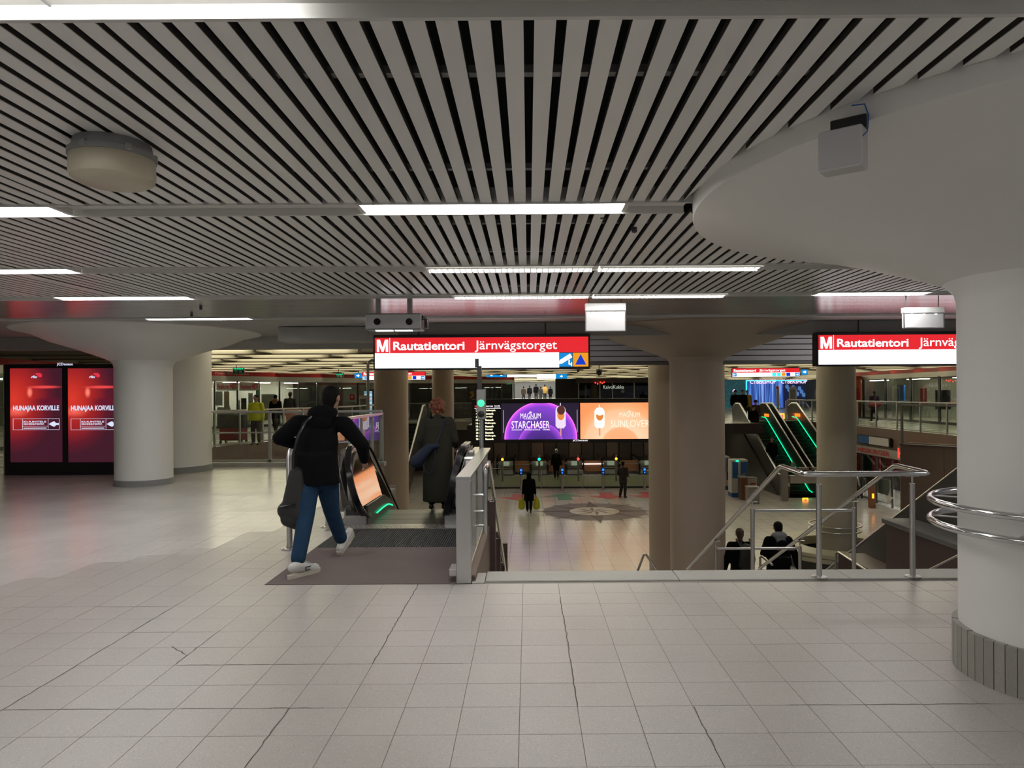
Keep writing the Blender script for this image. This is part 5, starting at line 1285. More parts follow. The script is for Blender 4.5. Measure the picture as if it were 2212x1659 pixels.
# ================================================================== FAR ESCALATORS (right and left)
def far_escalator(lab, xl, xr, ybot, glow=True, group='far escalators'):
    """leads up and away from the lower hall: comb at ybot (low) to ybot + run (high)"""
    t = thing('escalator', lab, 'escalator', ((xl + xr) / 2, ybot, LOW), group)
    run = 3.3 / .53; y1 = ybot + 1.0; y2 = y1 + run; y3 = y2 + 1.2; sl = .53
    zc = lambda y: LOW if y < y1 else min(0, LOW + (y - y1) * sl)
    for xx in (xl, xr):
        pr = [(ybot - .35, LOW + .55), (ybot - .2, LOW + .85), (ybot + .1, LOW + .97), (y1, LOW + .97), (y2, .97), (y2 + .8, .97), (y3 + .1, .8), (y3 + .25, .55)]
        poly = pr + [(y3, -.4), (y2, -.4), (y1, LOW), (ybot - .2, LOW)]
        MB().prism_x(poly, xx - .05, xx + .05).build('balustrade', 'darkpanel', t)
        MB().tube([(xx, y, z + .03) for y, z in pr], .05, 8).build('handrail', 'steel', t, True)
    MB().prism_x([(ybot, LOW), (y1, LOW), (y2, -.0), (y3, 0), (y3, -.6), (y2 + .3, -.6), (y1 + 1.5, LOW)], xl, xr).build('truss', 'darkmetal', t)
    n = 18
    for k in range(n):
        y = y1 + run * k / n; MB().box(xl + .06, xr - .06, y, y + run / n + .03, zc(y) - .02, zc(y) + 3.3 / n, .006).build('step', 'green_step', t)
    if glow:
        for xx in (xr - .06,):
            MB().tube([(xx, y1 - .4, LOW + .16), (xx, y1, LOW + .22), (xx, y2 - .3, .08), (xx, y2, .2), (xx, y2 + .6, .22)], .022, 6).build('green_light', 'led_green', t, True)
        MB().box(xr - .058, xr - .05, y2 - .6, y2 + .2, .25, .42).build('orange_light', emis('orange_band', (1, .25, .01), 1.2), t)
    MB().box(xl, xr, y2 + .9, y2 + 1.1, -.0, .012).build('comb_plate', 'signorange' if not glow else 'combplate', t)
    return t
FE1 = far_escalator('far escalator carrying a group of people, left of the two green-lit ones', 12.05, 13.55, 33.2)
FE2 = far_escalator('empty far escalator with green light, right of the two green-lit ones', 13.9, 15.3, 33.2)
FE3 = far_escalator('far escalator seen between the taupe pillar and the woman with auburn hair', -7.3, -6.0, 33.2, True)
struct(MB().prism_x([(34, LOW), (40.5, -.1), (43, -.1), (43, LOW)], 11.9, 12.0), 'wall_escalator_side', 'darkpanel')
for u, v, Y, lab in ((1690, 899, 41.5, 'orange lit number at the top of the right green-lit escalator'), (1740, 1083, 32.4, 'orange lit number at the foot of the green-lit escalators')):
    q = P(u, v, Y); t = thing('number_light', lab, 'lit sign', tuple(q)); MB().box(q.x - .13, q.x + .13, Y, Y + .05, q.z - .16, q.z + .16, .01).build('face', 'led_orange', t); MB().box(q.x - .05, q.x + .05, Y - .01, Y, q.z - .1, q.z + .1).build('digit', 'led_red', t)
# steel cabinet before the green escalators
a = P(1692, 1010, 32.2); b = P(1845, 1090, 32.2)
t = thing('steel_gantry', 'grey steel frame standing before the foot of the far escalators', 'frame', ((a.x + b.x) / 2, 32.2, LOW))
MB().box(a.x, b.x, 32.2, 32.3, a.z - .12, a.z, .01).build('top_bar', 'steeldull', t)
for u in (1696, 1838): q = P(u, 1000, 32.2); MB().box(q.x - .14, q.x + .14, 32.2, 32.45, LOW, a.z, .01).build('upright', 'steeldull', t)
for u in (1722, 1750): q = P(u, 1000, 32.2); MB().box(q.x - .08, q.x + .08, 32.2, 32.35, LOW + 1.0, a.z, .01).build('inner_post', 'steeldull', t)
MB().box(a.x + .3, P(1762, 1, 32.2).x, 32.15, 32.5, LOW + .8, LOW + 1.15, .01).build('panel', 'steel', t)
# ticket machines and bins
def ticket_machine(u0, u1, v0, v1, lab, led=False):
    x, Y = gx_((u0 + u1) / 2, v1); a = P(u0, v0, Y); b = P(u1, v1, Y); t = thing('ticket_machine', lab, 'ticket machine', (x, Y, LOW), 'ticket machines')
    zt_ = a.z; MB().box(a.x, b.x, Y, Y + .6, LOW + .18, zt_, .03).build('cabinet', 'white', t); MB().box(a.x, b.x, Y - .02, Y + .62, LOW, LOW + .2, .02).build('plinth', 'blue', t)
    MB().box(a.x + .04, a.x + (b.x - a.x) * .40, Y - .02, Y, LOW + .9, zt_ - .1).build('screen_panel', 'blue', t); MB().box(a.x + (b.x - a.x) * .55, b.x - .02, Y - .02, Y, LOW + .5, zt_ - .1).build('side_panel', 'blue', t)
    text('HSL', a.x + (b.x - a.x) * .62, b.x - .05, LOW + .9, LOW + 1.15, Y - .02, 'cardboard', t)
    if led: MB().ell((a.x + (b.x - a.x) * .35, Y - .03, zt_ - .06), (.06, .03, .03), 8, 5).build('status_light', M['led_green2'], t)
    return t
ticket_machine(1560, 1577, 986, 1058, 'blue and white ticket machine partly hidden by the middle column')
ticket_machine(1580, 1616, 993, 1074, 'blue and white ticket machine with a green status light', True)
def bin_box(u0, u1, v0, v1, lab, m='wood', top='steeldull', sign=False):
    x, Y = gx_((u0 + u1) / 2, v1); a = P(u0, v0, Y); b = P(u1, v1, Y); t = thing('litter_bin', lab, 'bin', (x, Y, LOW), 'litter bins')
    W = b.x - a.x
    if m == 'wood':
        MB().box(a.x + .02, b.x - .02, Y + .02, Y + .5, LOW, a.z - .05).build('liner', 'darkmetal', t)
        for k in range(5): MB().box(a.x + W * k / 5 + .005, a.x + W * (k + 1) / 5 - .015, Y, Y + .03, LOW + .02, a.z - .05, .004).build('slat', 'wood', t)
    else: MB().box(a.x, b.x, Y, Y + .5, LOW, a.z - .05, .02).build('body', m, t)
    MB().box(a.x - .01, b.x + .01, Y - .01, Y + .52, a.z - .06, a.z, .01).build('lid', top, t)
    if sign: MB().box(a.x + W * .2, b.x - W * .1, Y - .02, Y, a.z - .5, a.z - .15).build('label_plate', 'cardboard', t); MB().box(a.x + W * .3, b.x - W * .2, Y - .03, Y - .02, a.z - .32, a.z - .24).build('red_mark', 'redpaint', t)
bin_box(1600, 1616, 1030, 1080, 'slatted wooden litter bin beside the ticket machine'); bin_box(1614, 1636, 1032, 1076, 'white-faced bin with a red mark behind the wooden bin', 'cardboard', sign=True); bin_box(1617, 1641, 1052, 1088, 'low grey bin in front of the wooden litter bin', 'steeldull')
# ring bench round the beige pillar
t = thing('ring_bench', 'pale round stone bench circling the beige pillar', 'bench', (9.06, 20.9, LOW))
bx_, by_ = 9.0, 20.6
for z0, z1, r0, r1 in ((LOW + .45, LOW + .56, 1.15, 1.85), (LOW + .30, LOW + .44, 1.2, 1.80)): MB().lathe([(r0, z0), (r1, z0), (r1 + .02, z0 + .02), (r1 + .02, z1 - .02), (r1, z1), (r0, z1), (r0, z0)], bx_, by_, 64).build('seat_ring', 'bench', t, True)
MB().lathe([(1.25, LOW), (1.6, LOW), (1.6, LOW + .3)], bx_, by_, 48).build('base', 'darkmetal', t, True)
for z, lab in ((LOW + 1.05, 'upper'), (LOW + .9, 'lower')): MB().tube([(bx_ + .72 * math.cos(2 * PI * k / 40), by_ + .3 + .72 * math.sin(2 * PI * k / 40), z) for k in range(40)], .022, 8, closed=True).build('ring_rail', 'steel', t, True)
# ================================================================== RIGHT SIDE SHOPS
A, B = (20.5, 46), (20.5, 22)
t = shopfront(A, B, 'lit cafe front with silver band behind the woman with the red bag', n=9, depth=5)
for f, z0, z1, m, w_ in ((.20, 1.0, 2.0, 'blue', .03), (.30, .9, 1.8, 'red', .02), (.36, .7, 1.7, 'blackmatte', .05), (.47, .9, 1.3, 'greycloth', .04), (.56, .8, 1.6, 'darkwall', .03), (.62, .8, 1.1, 'orangecloth', .05), (.68, .9, 1.9, 'darkwall', .04)):
    seg_box(A, B, f, f + w_, z0, z1, m, t, 'display_item', off=-1.0 if f != .68 else .1, th=.1)
seg_text('K', A, B, .52, .56, 1.1, 1.9, 'signorange', t, off=.05, bold=.05)
seg_box(A, B, .1, .75, .9, 1.0, 'darkmetal', t, 'counter', off=-1.6, th=.6)
t = thing('advert_poster', 'tall orange poster column behind the right beige pillar', 'poster', (XA(1853, 43.5), 43.5, 0)); x = XA(1852, 43.5)
MB().box(x - .35, x + .25, 43.5, 43.7, .1, 2.6, .02).build('panel', mat('orange_poster', (.55, .09, .015), .4), t); MB().ell((x, 43.48, 1.45), (.2, .02, .45), 14, 8).build('portrait_blob', 'redbag', t, True)
# burger shop on the lower level
t = thing('burger_shop', 'lower level burger restaurant front with red lettering', 'shop', (15.5, 32, LOW))
BA, BB = (15.45, 37), (15.45, 26)
seg_box(BA, BB, 0, 1, LOW + 2.1, LOW + 2.45, 'alu', t, 'fascia_band', off=.05); seg_box(BA, BB, 0, 1, LOW, LOW + 2.1, 'darkwall', t, 'back_wall', off=-3)
seg_text('HESBURGER * HESBURGER', BA, BB, .04, .62, LOW + 2.16, LOW + 2.38, 'redpaint', t, off=.1, bold=.03)
for k in range(8): seg_box(BA, BB, k / 8 + .01, (k + 1) / 8 - .01, LOW + .1, LOW + 2.05, 'shopglass', t, 'pane', th=.01); seg_box(BA, BB, k / 8 - .004, k / 8 + .004, LOW, LOW + 2.1, 'darkmetal', t, 'mullion', th=.06)
for f0, f1, z0, z1, m in ((.12, .26, .9, 1.9, 'redpaint'), (.14, .24, 1.3, 1.6, 'orangecloth'), (.36, .43, 1.2, 2.0, 'redpaint'), (.48, .58, 1.4, 2.0, 'redpaint'), (.3, .5, .3, 1.0, 'greyplastic'), (.02, .3, .2, .8, 'cardboard')): seg_box(BA, BB, f0, f1, LOW + z0, LOW + z1, m, t, 'poster', off=-.6 + z0 * .05, th=.03)
seg_text('HESBURGER', BA, BB, .12, .26, LOW + .95, LOW + 1.15, 'cardboard', t, off=-.5, bold=.03)
for f in (.05, .35, .65): seg_box(BA, BB, f, f + .2, LOW + 2.0, LOW + 2.03, 'lampshop', t, 'shop_light', off=-1.5, th=.15)
a = P(1923, 978, 27); seg_text('HESBURGER', (15.3, 29.5), (15.3, 24), .05, .75, LOW + 2.2, LOW + 2.62, emis('burger_neon', (1, .03, .02), 2), t, off=.1, bold=.04)
st_ = []
q = P(1921, 1078, 27.5)
for k in range(10): a = PI / 2 + k * PI / 5; r = .34 if k % 2 == 0 else .14; st_.append((0, r * math.cos(a), r * math.sin(a)))
MB().add([(q.x + p[0], q.y + p[1], q.z + p[2]) for p in st_], [tuple(range(10))]).build('star_sticker', 'cardboard', t)
# bollards near it
for (u, vb_, lab) in ((1886, 1098, 'grey post with an orange lamp in front of the burger restaurant'),):
    x, Y = gx_(u, vb_); t = thing('bollard', lab, 'post', (x, Y, LOW)); MB().box(x - .12, x + .12, Y, Y + .2, LOW, LOW + 1.1, .01).build('body', 'wood', t); MB().box(x - .04, x + .04, Y - .01, Y, LOW + .42, LOW + .62).build('lamp', 'led_orange', t)
a = P(1892, 940, 33); b = P(1942, 953, 31); t = thing('fascia_sign', 'blue and white direction sign fixed to the brown slab edge', 'sign', (15.4, 32, a.z))
MB().box(15.38, 15.47, 30.2, 33.2, -.75, -.35, .01).build('housing', 'blackmatte', t); MB().box(15.36, 15.38, 32.1, 33.1, -.72, -.38).build('blue_panel', 'blue', t); MB().box(15.36, 15.38, 30.3, 32.05, -.72, -.38).build('white_panel', 'cardboard', t)
# cyber shop far right
Y = 70; a = P(1613, 822, Y); b = P(1741, 882, Y)
t = thing('neon_shop', 'blue neon lit shop window far behind the escalators', 'shop', ((a.x + b.x) / 2, Y, 0))
def curtain(N, L, co):
    n = N.new('ShaderNodeTexNoise'); n.inputs['Scale'].default_value = 1.0; mp = N.new('ShaderNodeMapping'); mp.inputs['Scale'].default_value = (7, 1, .25); L.new(co, mp.inputs[0]); L.new(mp.outputs[0], n.inputs['Vector'])
    return ramp(N, L, n.outputs[0], [(.3, (.015, .03, .14)), (.5, (.05, .12, .5)), (.6, (.08, .3, .8)), (.72, (.5, .6, 1))])
xm_ = P(1692, 850, Y).x
MB().box(a.x, xm_, Y, Y + .1, .1, a.z).build('blue_curtain', screenmat('blue_curtain', curtain, .9), t)
MB().box(xm_, b.x, Y, Y + .1, .1, a.z).build('dark_window', emis('dark_blue_window', (.01, .015, .05), .8), t)
MB().box(a.x - .1, b.x, Y - .08, Y, a.z - .08, a.z + .02).box(a.x - .1, a.x, Y - .08, Y, .3, a.z).box(a.x, P(1678, 1, Y).x, Y - .08, Y, .1, .22).build('neon_line', 'cyan', t)
for u0, u1 in ((1615, 1671), (1682, 1738)): text('CYBERSHOP', P(u0, 1, Y).x, P(u1, 1, Y).x, P(1, 827, Y).z - .55, P(1, 819, Y).z - .5, Y - .05, 'pink', t, bold=.02)
for k in range(9): q = P(1700 + k * 4.5, 835 + (k * 7) % 19, Y - .1); MB().ell(tuple(q), (.18, .05, .22), 8, 6).build('glow_item', emis('glow_item_%d' % k, (.1, .25, .6), .7), t)
for k in range(8): q = P(1628 + k * 5, 874 + (k * 5) % 6, Y - .1); MB().ell(tuple(q), (.22, .1, .2), 8, 6).build('flower', emis('flower_blue_%d' % k, (.1, .1, .9), .8), t)
t = thing('teal_shop', 'teal speckled shop window left of the neon shop', 'shop', (P(1590, 850, 69).x, 69, 0)); a = P(1560, 820, 69); b = P(1611, 880, 69)
def teal(N, L, co):
    v = N.new('ShaderNodeTexVoronoi'); v.inputs['Scale'].default_value = 5; L.new(co, v.inputs['Vector']); return ramp(N, L, v.outputs['Distance'], [(0, (.1, .6, .45)), (.18, (.02, .08, .09)), (1, (.015, .05, .06))])
MB().box(a.x, b.x, 69, 69.1, .1, a.z).build('window', screenmat('teal_window', teal, .8), t); text('dio', P(1577, 1, 69).x, P(1586, 1, 69).x, 1.65, 1.95, 68.95, 'pink', t, bold=.03)
# standee posts near the top of the escalators
q = P(1713, 868, 46); t = thing('notice_stand', 'white upright notice stand behind the empty far escalator', 'stand', (q.x, 46, 0)); MB().box(q.x - .24, q.x + .24, 46, 46.06, .1, 2.0, .01).build('panel', 'cardboard', t); MB().box(q.x - .17, q.x + .17, 45.99, 46, .3, 1.8).build('sheet', 'lightgrey', t); MB().box(q.x - .3, q.x + .3, 45.8, 46.3, 0, .05).build('foot', 'steel', t)
q = P(1681, 860, 45); t = thing('marker_post', 'grey post with a red ball top behind the far escalators', 'post', (q.x, 45, 0)); MB().box(q.x - .07, q.x + .07, 45, 45.15, 0, 1.9, .02).build('body', 'steeldull', t); MB().ell((q.x - .05, 45, 1.95), .1, 10, 8).build('ball', 'redpaint', t, True)

# ================================================================== PEOPLE
def bake(mb, name, m, parent, vox, smooth=3, mats=None):
    """fuse overlapping solids into one continuous skin"""
    me = bpy.data.meshes.new(name); me.from_pydata(mb.v, [], mb.f); me.update()
    ob = bpy.data.objects.new('tmp', me); C.objects.link(ob)
    r = ob.modifiers.new('r', 'REMESH'); r.mode = 'VOXEL'; r.voxel_size = vox; r.use_smooth_shade = True
    if smooth: s = ob.modifiers.new('s', 'SMOOTH'); s.factor = .5; s.iterations = smooth
    dg = bpy.context.evaluated_depsgraph_get(); me2 = bpy.data.meshes.new_from_object(ob.evaluated_get(dg))
    bpy.data.objects.remove(ob); me2.name = name; me2.materials.clear(); me2.materials.append(M[m] if isinstance(m, str) else m)
    for p in me2.polygons: p.use_smooth = True
    o = bpy.data.objects.new(name, me2); C.objects.link(o); o.parent = parent
    ORG[o.name] = ORG[parent.name]; return o
DJ = dict(pel=(0, 0, .95), che=(0, 0, 1.26), nek=(0, -.005, 1.47), hed=(0, .02, 1.635),
          shL=(-.185, 0, 1.41), shR=(.185, 0, 1.41), elL=(-.235, -.02, 1.13), elR=(.235, -.02, 1.13), haL=(-.25, .06, .87), haR=(.25, .06, .87),
          hiL=(-.09, 0, .92), hiR=(.09, 0, .92), knL=(-.10, .03, .5), knR=(.10, .03, .5), anL=(-.10, -.02, .085), anR=(.10, -.02, .085),
          toL=(-.11, .15, .04), toR=(.11, .15, .04))
def hand(mb, wr, el, side, k=1.0, curl=.5, fr=.0085):
    wr = Vector(wr); d = (wr - Vector(el)).normalized(); s = Vector((side, 0, 0)); n = d.cross(Vector((1, 0, 0))); n = n.normalized() if n.length > .1 else Vector((0, 1, 0))
    w_ = n.cross(d).normalized(); inn = -side * w_ * (1 if w_.x > 0 else -1)    # towards the body
    pc = wr + d * .05 * k; 
    mb.limb(wr, .026 * k, wr + d * .075 * k, .036 * k, 10, .5)
    mb.limb(wr + d * .03 * k + n * .012, .026 * k, wr + d * .08 * k - n * .018, .026 * k, 8, .7)
    L_ = (.068, .078, .072, .056)
    for i, off in enumerate((-.027, -.009, .009, .027)):
        b = wr + d * .085 * k + n * off * k; a1 = (d + inn * curl * .5).normalized(); a2 = (d + inn * curl * 1.6).normalized()
        m_ = b + a1 * L_[i] * .5 * k; e = m_ + a2 * L_[i] * .55 * k
        mb.limb(b, fr * k, m_, fr * .95 * k, 8); mb.limb(m_, fr * .95 * k, e, fr * .8 * k, 8)
    tb = wr + d * .03 * k - n * .03 * k if n.y < 0 else wr + d * .03 * k + n * .03 * k
    tn = -n if n.y < 0 else n
    m_ = tb + (d * .7 + tn * .8).normalized() * .04 * k; e = m_ + (d + inn * .3).normalized() * .03 * k
    mb.limb(tb, fr * 1.3 * k, m_, fr * 1.15 * k, 8); mb.limb(m_, fr * 1.15 * k, e, fr * .95 * k, 8)
def person(lab, loc, H=1.75, rz=0.0, J=None, top='blackcloth', legs='blackcloth', shoes='black', hair='hairblack', hairstyle='short', coat=.80, fat=1.0, vox=.02, body_vox=None, bare=True, coatflare=1.0, hood=None, extra=None, fr=.010, hood_m=None, label_top=None):
    t = thing('person', lab, 'person', loc)
    j = {k: Vector(v) for k, v in DJ.items()}
    if J:
        for k, v in J.items():
            if k != 'look': j[k] = Vector(v)
    S = H / 1.75
    X = Matrix.Translation(loc) @ Matrix.Rotation(rz, 4, 'Z') @ Matrix.Scale(S, 4)
    XL_ = Matrix.Rotation(rz, 4, 'Z') @ Matrix.Scale(S, 4)
    f = fat
    # the body itself, one continuous surface
    b = MB()
    b.limb(j['pel'] + Vector((0, 0, -.02)), .13, j['che'], .13, 16, .72); b.limb(j['che'], .135, j['nek'] - Vector((0, 0, .08)), .11, 16, .7)
    b.limb(j['nek'] - Vector((0, 0, .06)), .06, j['hed'] - Vector((0, .01, .06)), .052, 12)
    hd = j['hed']; face = Vector((0, 1, 0)); hr = Matrix.Identity(3)
    if J and 'look' in J: hr = Matrix.Rotation(J['look'][0], 3, 'Z'); face = hr @ face
    b.ell(hd + Vector((0, 0, .02)), (.076, .094, .098), 18, 12, hr); b.ell(hd + face * .022 + Vector((0, 0, -.045)), (.055, .064, .068), 14, 10, hr)
    sd = hr @ Vector((1, 0, 0))
    b.limb(hd + face * .093 + Vector((0, 0, .015)), .011, hd + face * .110 + Vector((0, 0, -.018)), .014, 8)
    for s in (-1, 1):
        b.ell(hd + sd * s * .078 - face * .005 + Vector((0, 0, -.005)), (.013, .022, .034), 10, 8, hr)
        b.ell(hd + sd * s * .030 + face * .082 + Vector((0, 0, .022)), (.013, .01, .008), 8, 6, hr)
    b.ell(hd + face * .088 + Vector((0, 0, -.052)), (.024, .012, .010), 10, 6, hr)
    for s, a in ((-1, 'L'), (1, 'R')):
        b.limb(j['sh' + a], .055, j['el' + a], .042, 12); b.limb(j['el' + a], .042, j['ha' + a], .027, 12)
        hand(b, j['ha' + a], j['el' + a], s, 1.0, .5, fr)
        b.limb(j['hi' + a], .088, j['kn' + a], .056, 12); b.limb(j['kn' + a], .056, j['an' + a], .038, 12); b.limb(j['an' + a], .036, j['to' + a], .032, 10)
    b.xf(XL_); bake(b, 'body', 'skin', t, body_vox or vox * .75, 2)
    # trousers
    q = MB(); q.limb(j['pel'] + Vector((0, 0, -.03)), .15 * f, j['pel'] + Vector((0, 0, .05)), .15 * f, 16, .78)
    for a in 'LR':
        q.limb(j['hi' + a], .112 * f, j['kn' + a], .080, 14); q.limb(j['kn' + a], .080, j['an' + a] + (j['kn' + a] - j['an' + a]).normalized() * .07, .066, 14)
    q.xf(XL_); bake(q, 'trousers', legs, t, vox, 2)
    # jacket
    q = MB(); hem = coat
    q.limb(Vector((j['pel'].x, j['pel'].y, max(j['pel'].z, hem + .15))), .175 * f, j['che'], .178 * f, 18, .76); q.limb(j['che'], .178 * f, j['nek'] - Vector((0, 0, .10)), .135, 18, .76)
    bot = Vector((j['pel'].x * .7 + (j['knL'].x + j['knR'].x) * .15, j['pel'].y * .6 + (j['knL'].y + j['knR'].y) * .2, hem))
    m_ = MB(); n = 20; rings = []
    for k in range(6):
        g = k / 5; c = j['pel'].lerp(bot, g); c.z = max(hem + .3, 1.0) * (1 - g) + hem * g; r = (.188 + .012 * g) * f
        rings += [(c.x + r * math.cos(2 * PI * i / n), c.y + r * .84 * math.sin(2 * PI * i / n), c.z) for i in range(n)]
    q.add(rings, [tuple(range(n))] + [(k * n + i, (k + 1) * n + i, (k + 1) * n + (i + 1) % n, k * n + (i + 1) % n) for k in range(5) for i in range(n)] + [tuple(5 * n + i for i in range(n))[::-1]])
    for a in 'LR':
        q.limb(j['sh' + a] - Vector((0, 0, .01)), .085, j['el' + a], .068, 14); q.limb(j['el' + a], .068, j['ha' + a].lerp(j['el' + a], .08), .050, 14)
        q.limb(j['nek'] - Vector((0, 0, .07)), .07, j['sh' + a], .075, 12)
    q.limb(j['nek'] - Vector((0, 0, .05)), .075, j['nek'] + Vector((0, 0, .0)), .07, 12)
    q.xf(XL_); bake(q, 'jacket', top, t, vox, 2, )
    if hood:
        q = MB(); c = j['nek'] + Vector((0, -.06, .01))
        if hood == 'down': q.ell(c + Vector((0, 0, .02)), (.145, .095, .085), 18, 10); q.limb(c + Vector((-.1, .02, .03)), .045, c + Vector((-.07, .11, .03)), .035); q.limb(c + Vector((.1, .02, .03)), .045, c + Vector((.07, .11, .03)), .035); q.ell(c + Vector((0, -.04, -.06)), (.11, .06, .09), 14, 8)
        else: q.ell(hd + Vector((0, -.015, .015)), (.105, .12, .13), 18, 12); q.limb(hd + Vector((0, -.02, -.08)), .10, j['nek'] - Vector((0, 0, .08)), .14, 16, .8)
        q.xf(XL_); bake(q, 'hood', hood_m or top, t, vox * .8, 2)
    # shoes
    for a, s in (('L', -1), ('R', 1)):
        q = MB(); an, to = j['an' + a], j['to' + a]; d = (to - an); d = Vector((d.x, d.y, d.z)); heel = an - d.normalized() * .055 + Vector((0, 0, -.03))
        q.limb(heel + Vector((0, 0, .01)), .042, an, .045, 12); q.limb(heel, .038, to, .040, 12, 1.0); q.limb(an, .045, to + Vector((0, 0, .0)), .034, 12)
        q.xf(XL_); bake(q, 'shoe', shoes, t, vox * .6, 1)
    # hair
    q = MB()
    if hairstyle in ('short', 'cap', 'bun', 'tail', 'curly', 'beanie'):
        up = Vector((0, 0, .035)); q.ell(hd + up - face * .012, (.084, .100, .088), 18, 12, hr); q.ell(hd - face * .045 + Vector((0, 0, -.01)), (.076, .058, .085), 16, 10, hr); q.ell(hd - face * .05 + Vector((0, 0, -.07)), (.055, .04, .05), 14, 8, hr)
        if hairstyle == 'tail': q.limb(hd - face * .09 + Vector((0, 0, .03)), .035, hd - face * .11 + Vector((0, 0, -.19)), .022, 10); q.ell(hd - face * .085 + Vector((0, 0, .05)), .035, 10, 8)
        if hairstyle == 'beanie': q.ell(hd + Vector((0, 0, .05)), (.095, .108, .085), 18, 10, hr); q.limb(hd + Vector((-.05, 0, .02)), .06, hd + Vector((.05, 0, .02)), .06)
        if hairstyle == 'curly':
            random.seed(3)
            for k in range(90):
                th = random.uniform(0, 2 * PI); ph = random.uniform(-.7, 1.4); r = .112
                p = hd + Vector((r * math.cos(th) * math.cos(ph), r * math.sin(th) * math.cos(ph) - .03, r * math.sin(ph) * 1.15 + .0))
                if p.y - hd.y > .07: continue
                q.ell(p, random.uniform(.016, .03), 7, 5)
            for s in (-.07, .06): q.ell(hd + Vector((s, -.03, .115)), .02, 8, 6)
        q.xf(XL_); bake(q, 'hair', hair, t, vox * (.6 if hairstyle != 'curly' else .35), 1 if hairstyle == 'curly' else 2)
    t['_S'] = S
    return t, j, X, XL_
def sub(parent, mb, name, m, XL_, vox=.012, sm=2):
    mb.xf(XL_); return bake(mb, name, m, parent, vox, sm)
# --- the walking man in the foreground (world pose relative to his spot)
ML = Vector((-2.02, 6.82, 0))
def W(x, y, z): return Vector((x, y, z)) - ML
mj = dict(pel=W(-2.06, 6.85, .93), che=W(-2.04, 6.86, 1.20), nek=W(-1.985, 6.90, 1.44), hed=W(-1.925, 6.95, 1.62), look=(-.28,),
          shL=W(-2.22, 6.84, 1.385), shR=W(-1.79, 6.92, 1.365), elL=W(-2.40, 6.84, 1.235), haL=W(-2.22, 7.04, 1.13), elR=W(-1.635, 6.98, 1.155), haR=W(-1.655, 7.16, .985),
          hiL=W(-2.12, 6.83, .90), hiR=W(-1.97, 6.88, .90), knL=W(-2.10, 6.68, .50), knR=W(-1.97, 7.08, .50), anL=W(-2.10, 6.42, .105), anR=W(-1.915, 7.28, .13),
          toL=W(-1.99, 6.60, .045), toR=W(-1.885, 7.46, .215))
t, j, X, XLm = person('man striding in black hooded jacket, blue jeans and chunky white trainers', tuple(ML), 1.75, 0, mj, 'blackcloth', 'jeans', 'shoewhite', 'hairblack', 'short', coat=.79, fat=1.14, vox=.012, body_vox=.006, hood='down', fr=.0085)
# trainer details: chunky soles, laces, side mark
for a in 'LR':
    an, to = j['an' + a], j['to' + a]; d = (to - an).normalized(); heel = an - d * .06 + Vector((0, 0, -.04)); up = Vector((0, 0, 1)) - d * d.z; up.normalize(); s = d.cross(up)
    L_ = (to - heel).length + .06; q = MB(); base = heel - up * .035 if a == 'R' else Vector((heel.x, heel.y, .0)); dd = d if a == 'R' else Vector((d.x, d.y, 0)).normalized()
    if a == 'R': base = heel - up * .03
    up2 = Vector((0, 0, 1)) if a == 'L' else up; s2 = dd.cross(up2)
    pts = [(0, .034), (-.035, .024), (-.045, 0), (-.035, -.024), (0, -.034)]
    out = [(0 + x, y * 1.15) for x, y in pts[1:4]] + [(.10, -.037), (.17, -.046), (L_ - .06, -.044), (L_ - .02, -.025), (L_, 0), (L_ - .02, .025), (L_ - .06, .044), (.17, .046), (.10, .037)]
    vs = [base + dd * x + s2 * y for x, y in out] + [base + dd * x + s2 * y + up2 * .036 for x, y in out]; n = len(out)
    q.add(vs, [tuple(range(n))[::-1], tuple(n + i for i in range(n))] + [(i, (i + 1) % n, n + (i + 1) % n, n + i) for i in range(n)])
    q.xf(XLm); q.v = [(Vector(v) + ML) for v in q.v]; q.build('sole', 'shoesole', t)
    for k in range(4):
        q = MB(); c = an.lerp(to, .42 + .12 * k) + up2 * (.048 - .006 * k); q.limb(c - s2 * .028, .005, c + s2 * .028, .005, 6); q.v = [(Vector(v) + ML) for v in q.v]; q.build('lace', 'white', t, True)
an, to = j['anL'], j['toL']; dd = Vector((to.x - an.x, to.y - an.y, 0)).normalized(); sR = Vector((dd.y, -dd.x, 0)); c = an.lerp(to, .45) + Vector((0, 0, -.012)) + sR * .047 + ML
q = MB(); 
for (x0_, x1_, z0_, z1_) in ((-.035, .03, .014, .022), (-.04, -.028, -.012, .022), (-.035, .02, -.014, -.006)): 
    p = [c + dd * x0_ + Vector((0, 0, z0_)), c + dd * x1_ + Vector((0, 0, z0_)), c + dd * x1_ + Vector((0, 0, z1_)), c + dd * x0_ + Vector((0, 0, z1_))]; q.add(p, [(0, 1, 2, 3)])
q.build('side_mark', 'black', t)
# his shoulder bag
bg = thing('shoulder_bag', 'large black sling bag hanging at the walking man\'s left hip', 'bag', (-2.30, 6.72, .4))
q = MB(); o_ = ORG[bg.name]
q.limb(Vector((-2.19, 6.70, .90)) - o_, .075, Vector((-2.21, 6.70, .60)) - o_, .125, 16, .62); q.limb(Vector((-2.29, 6.70, .56)) - o_, .085, Vector((-2.13, 6.70, .53)) - o_, .11, 16, .75); q.limb(Vector((-2.27, 6.70, .48)) - o_, .075, Vector((-2.15, 6.70, .45)) - o_, .085, 14, .85)
bake(q, 'bag_body', mat('bag_fabric', (.014, .014, .014), .7, bump=.5, scale=60), bg, .012, 3)
MB().tube([(-2.20, 6.64, .96), (-2.19, 6.62, 1.10), (-2.15, 6.63, 1.26), (-2.10, 6.68, 1.39), (-2.06, 6.78, 1.45)], .016, 8).build('strap', 'black', bg, True)
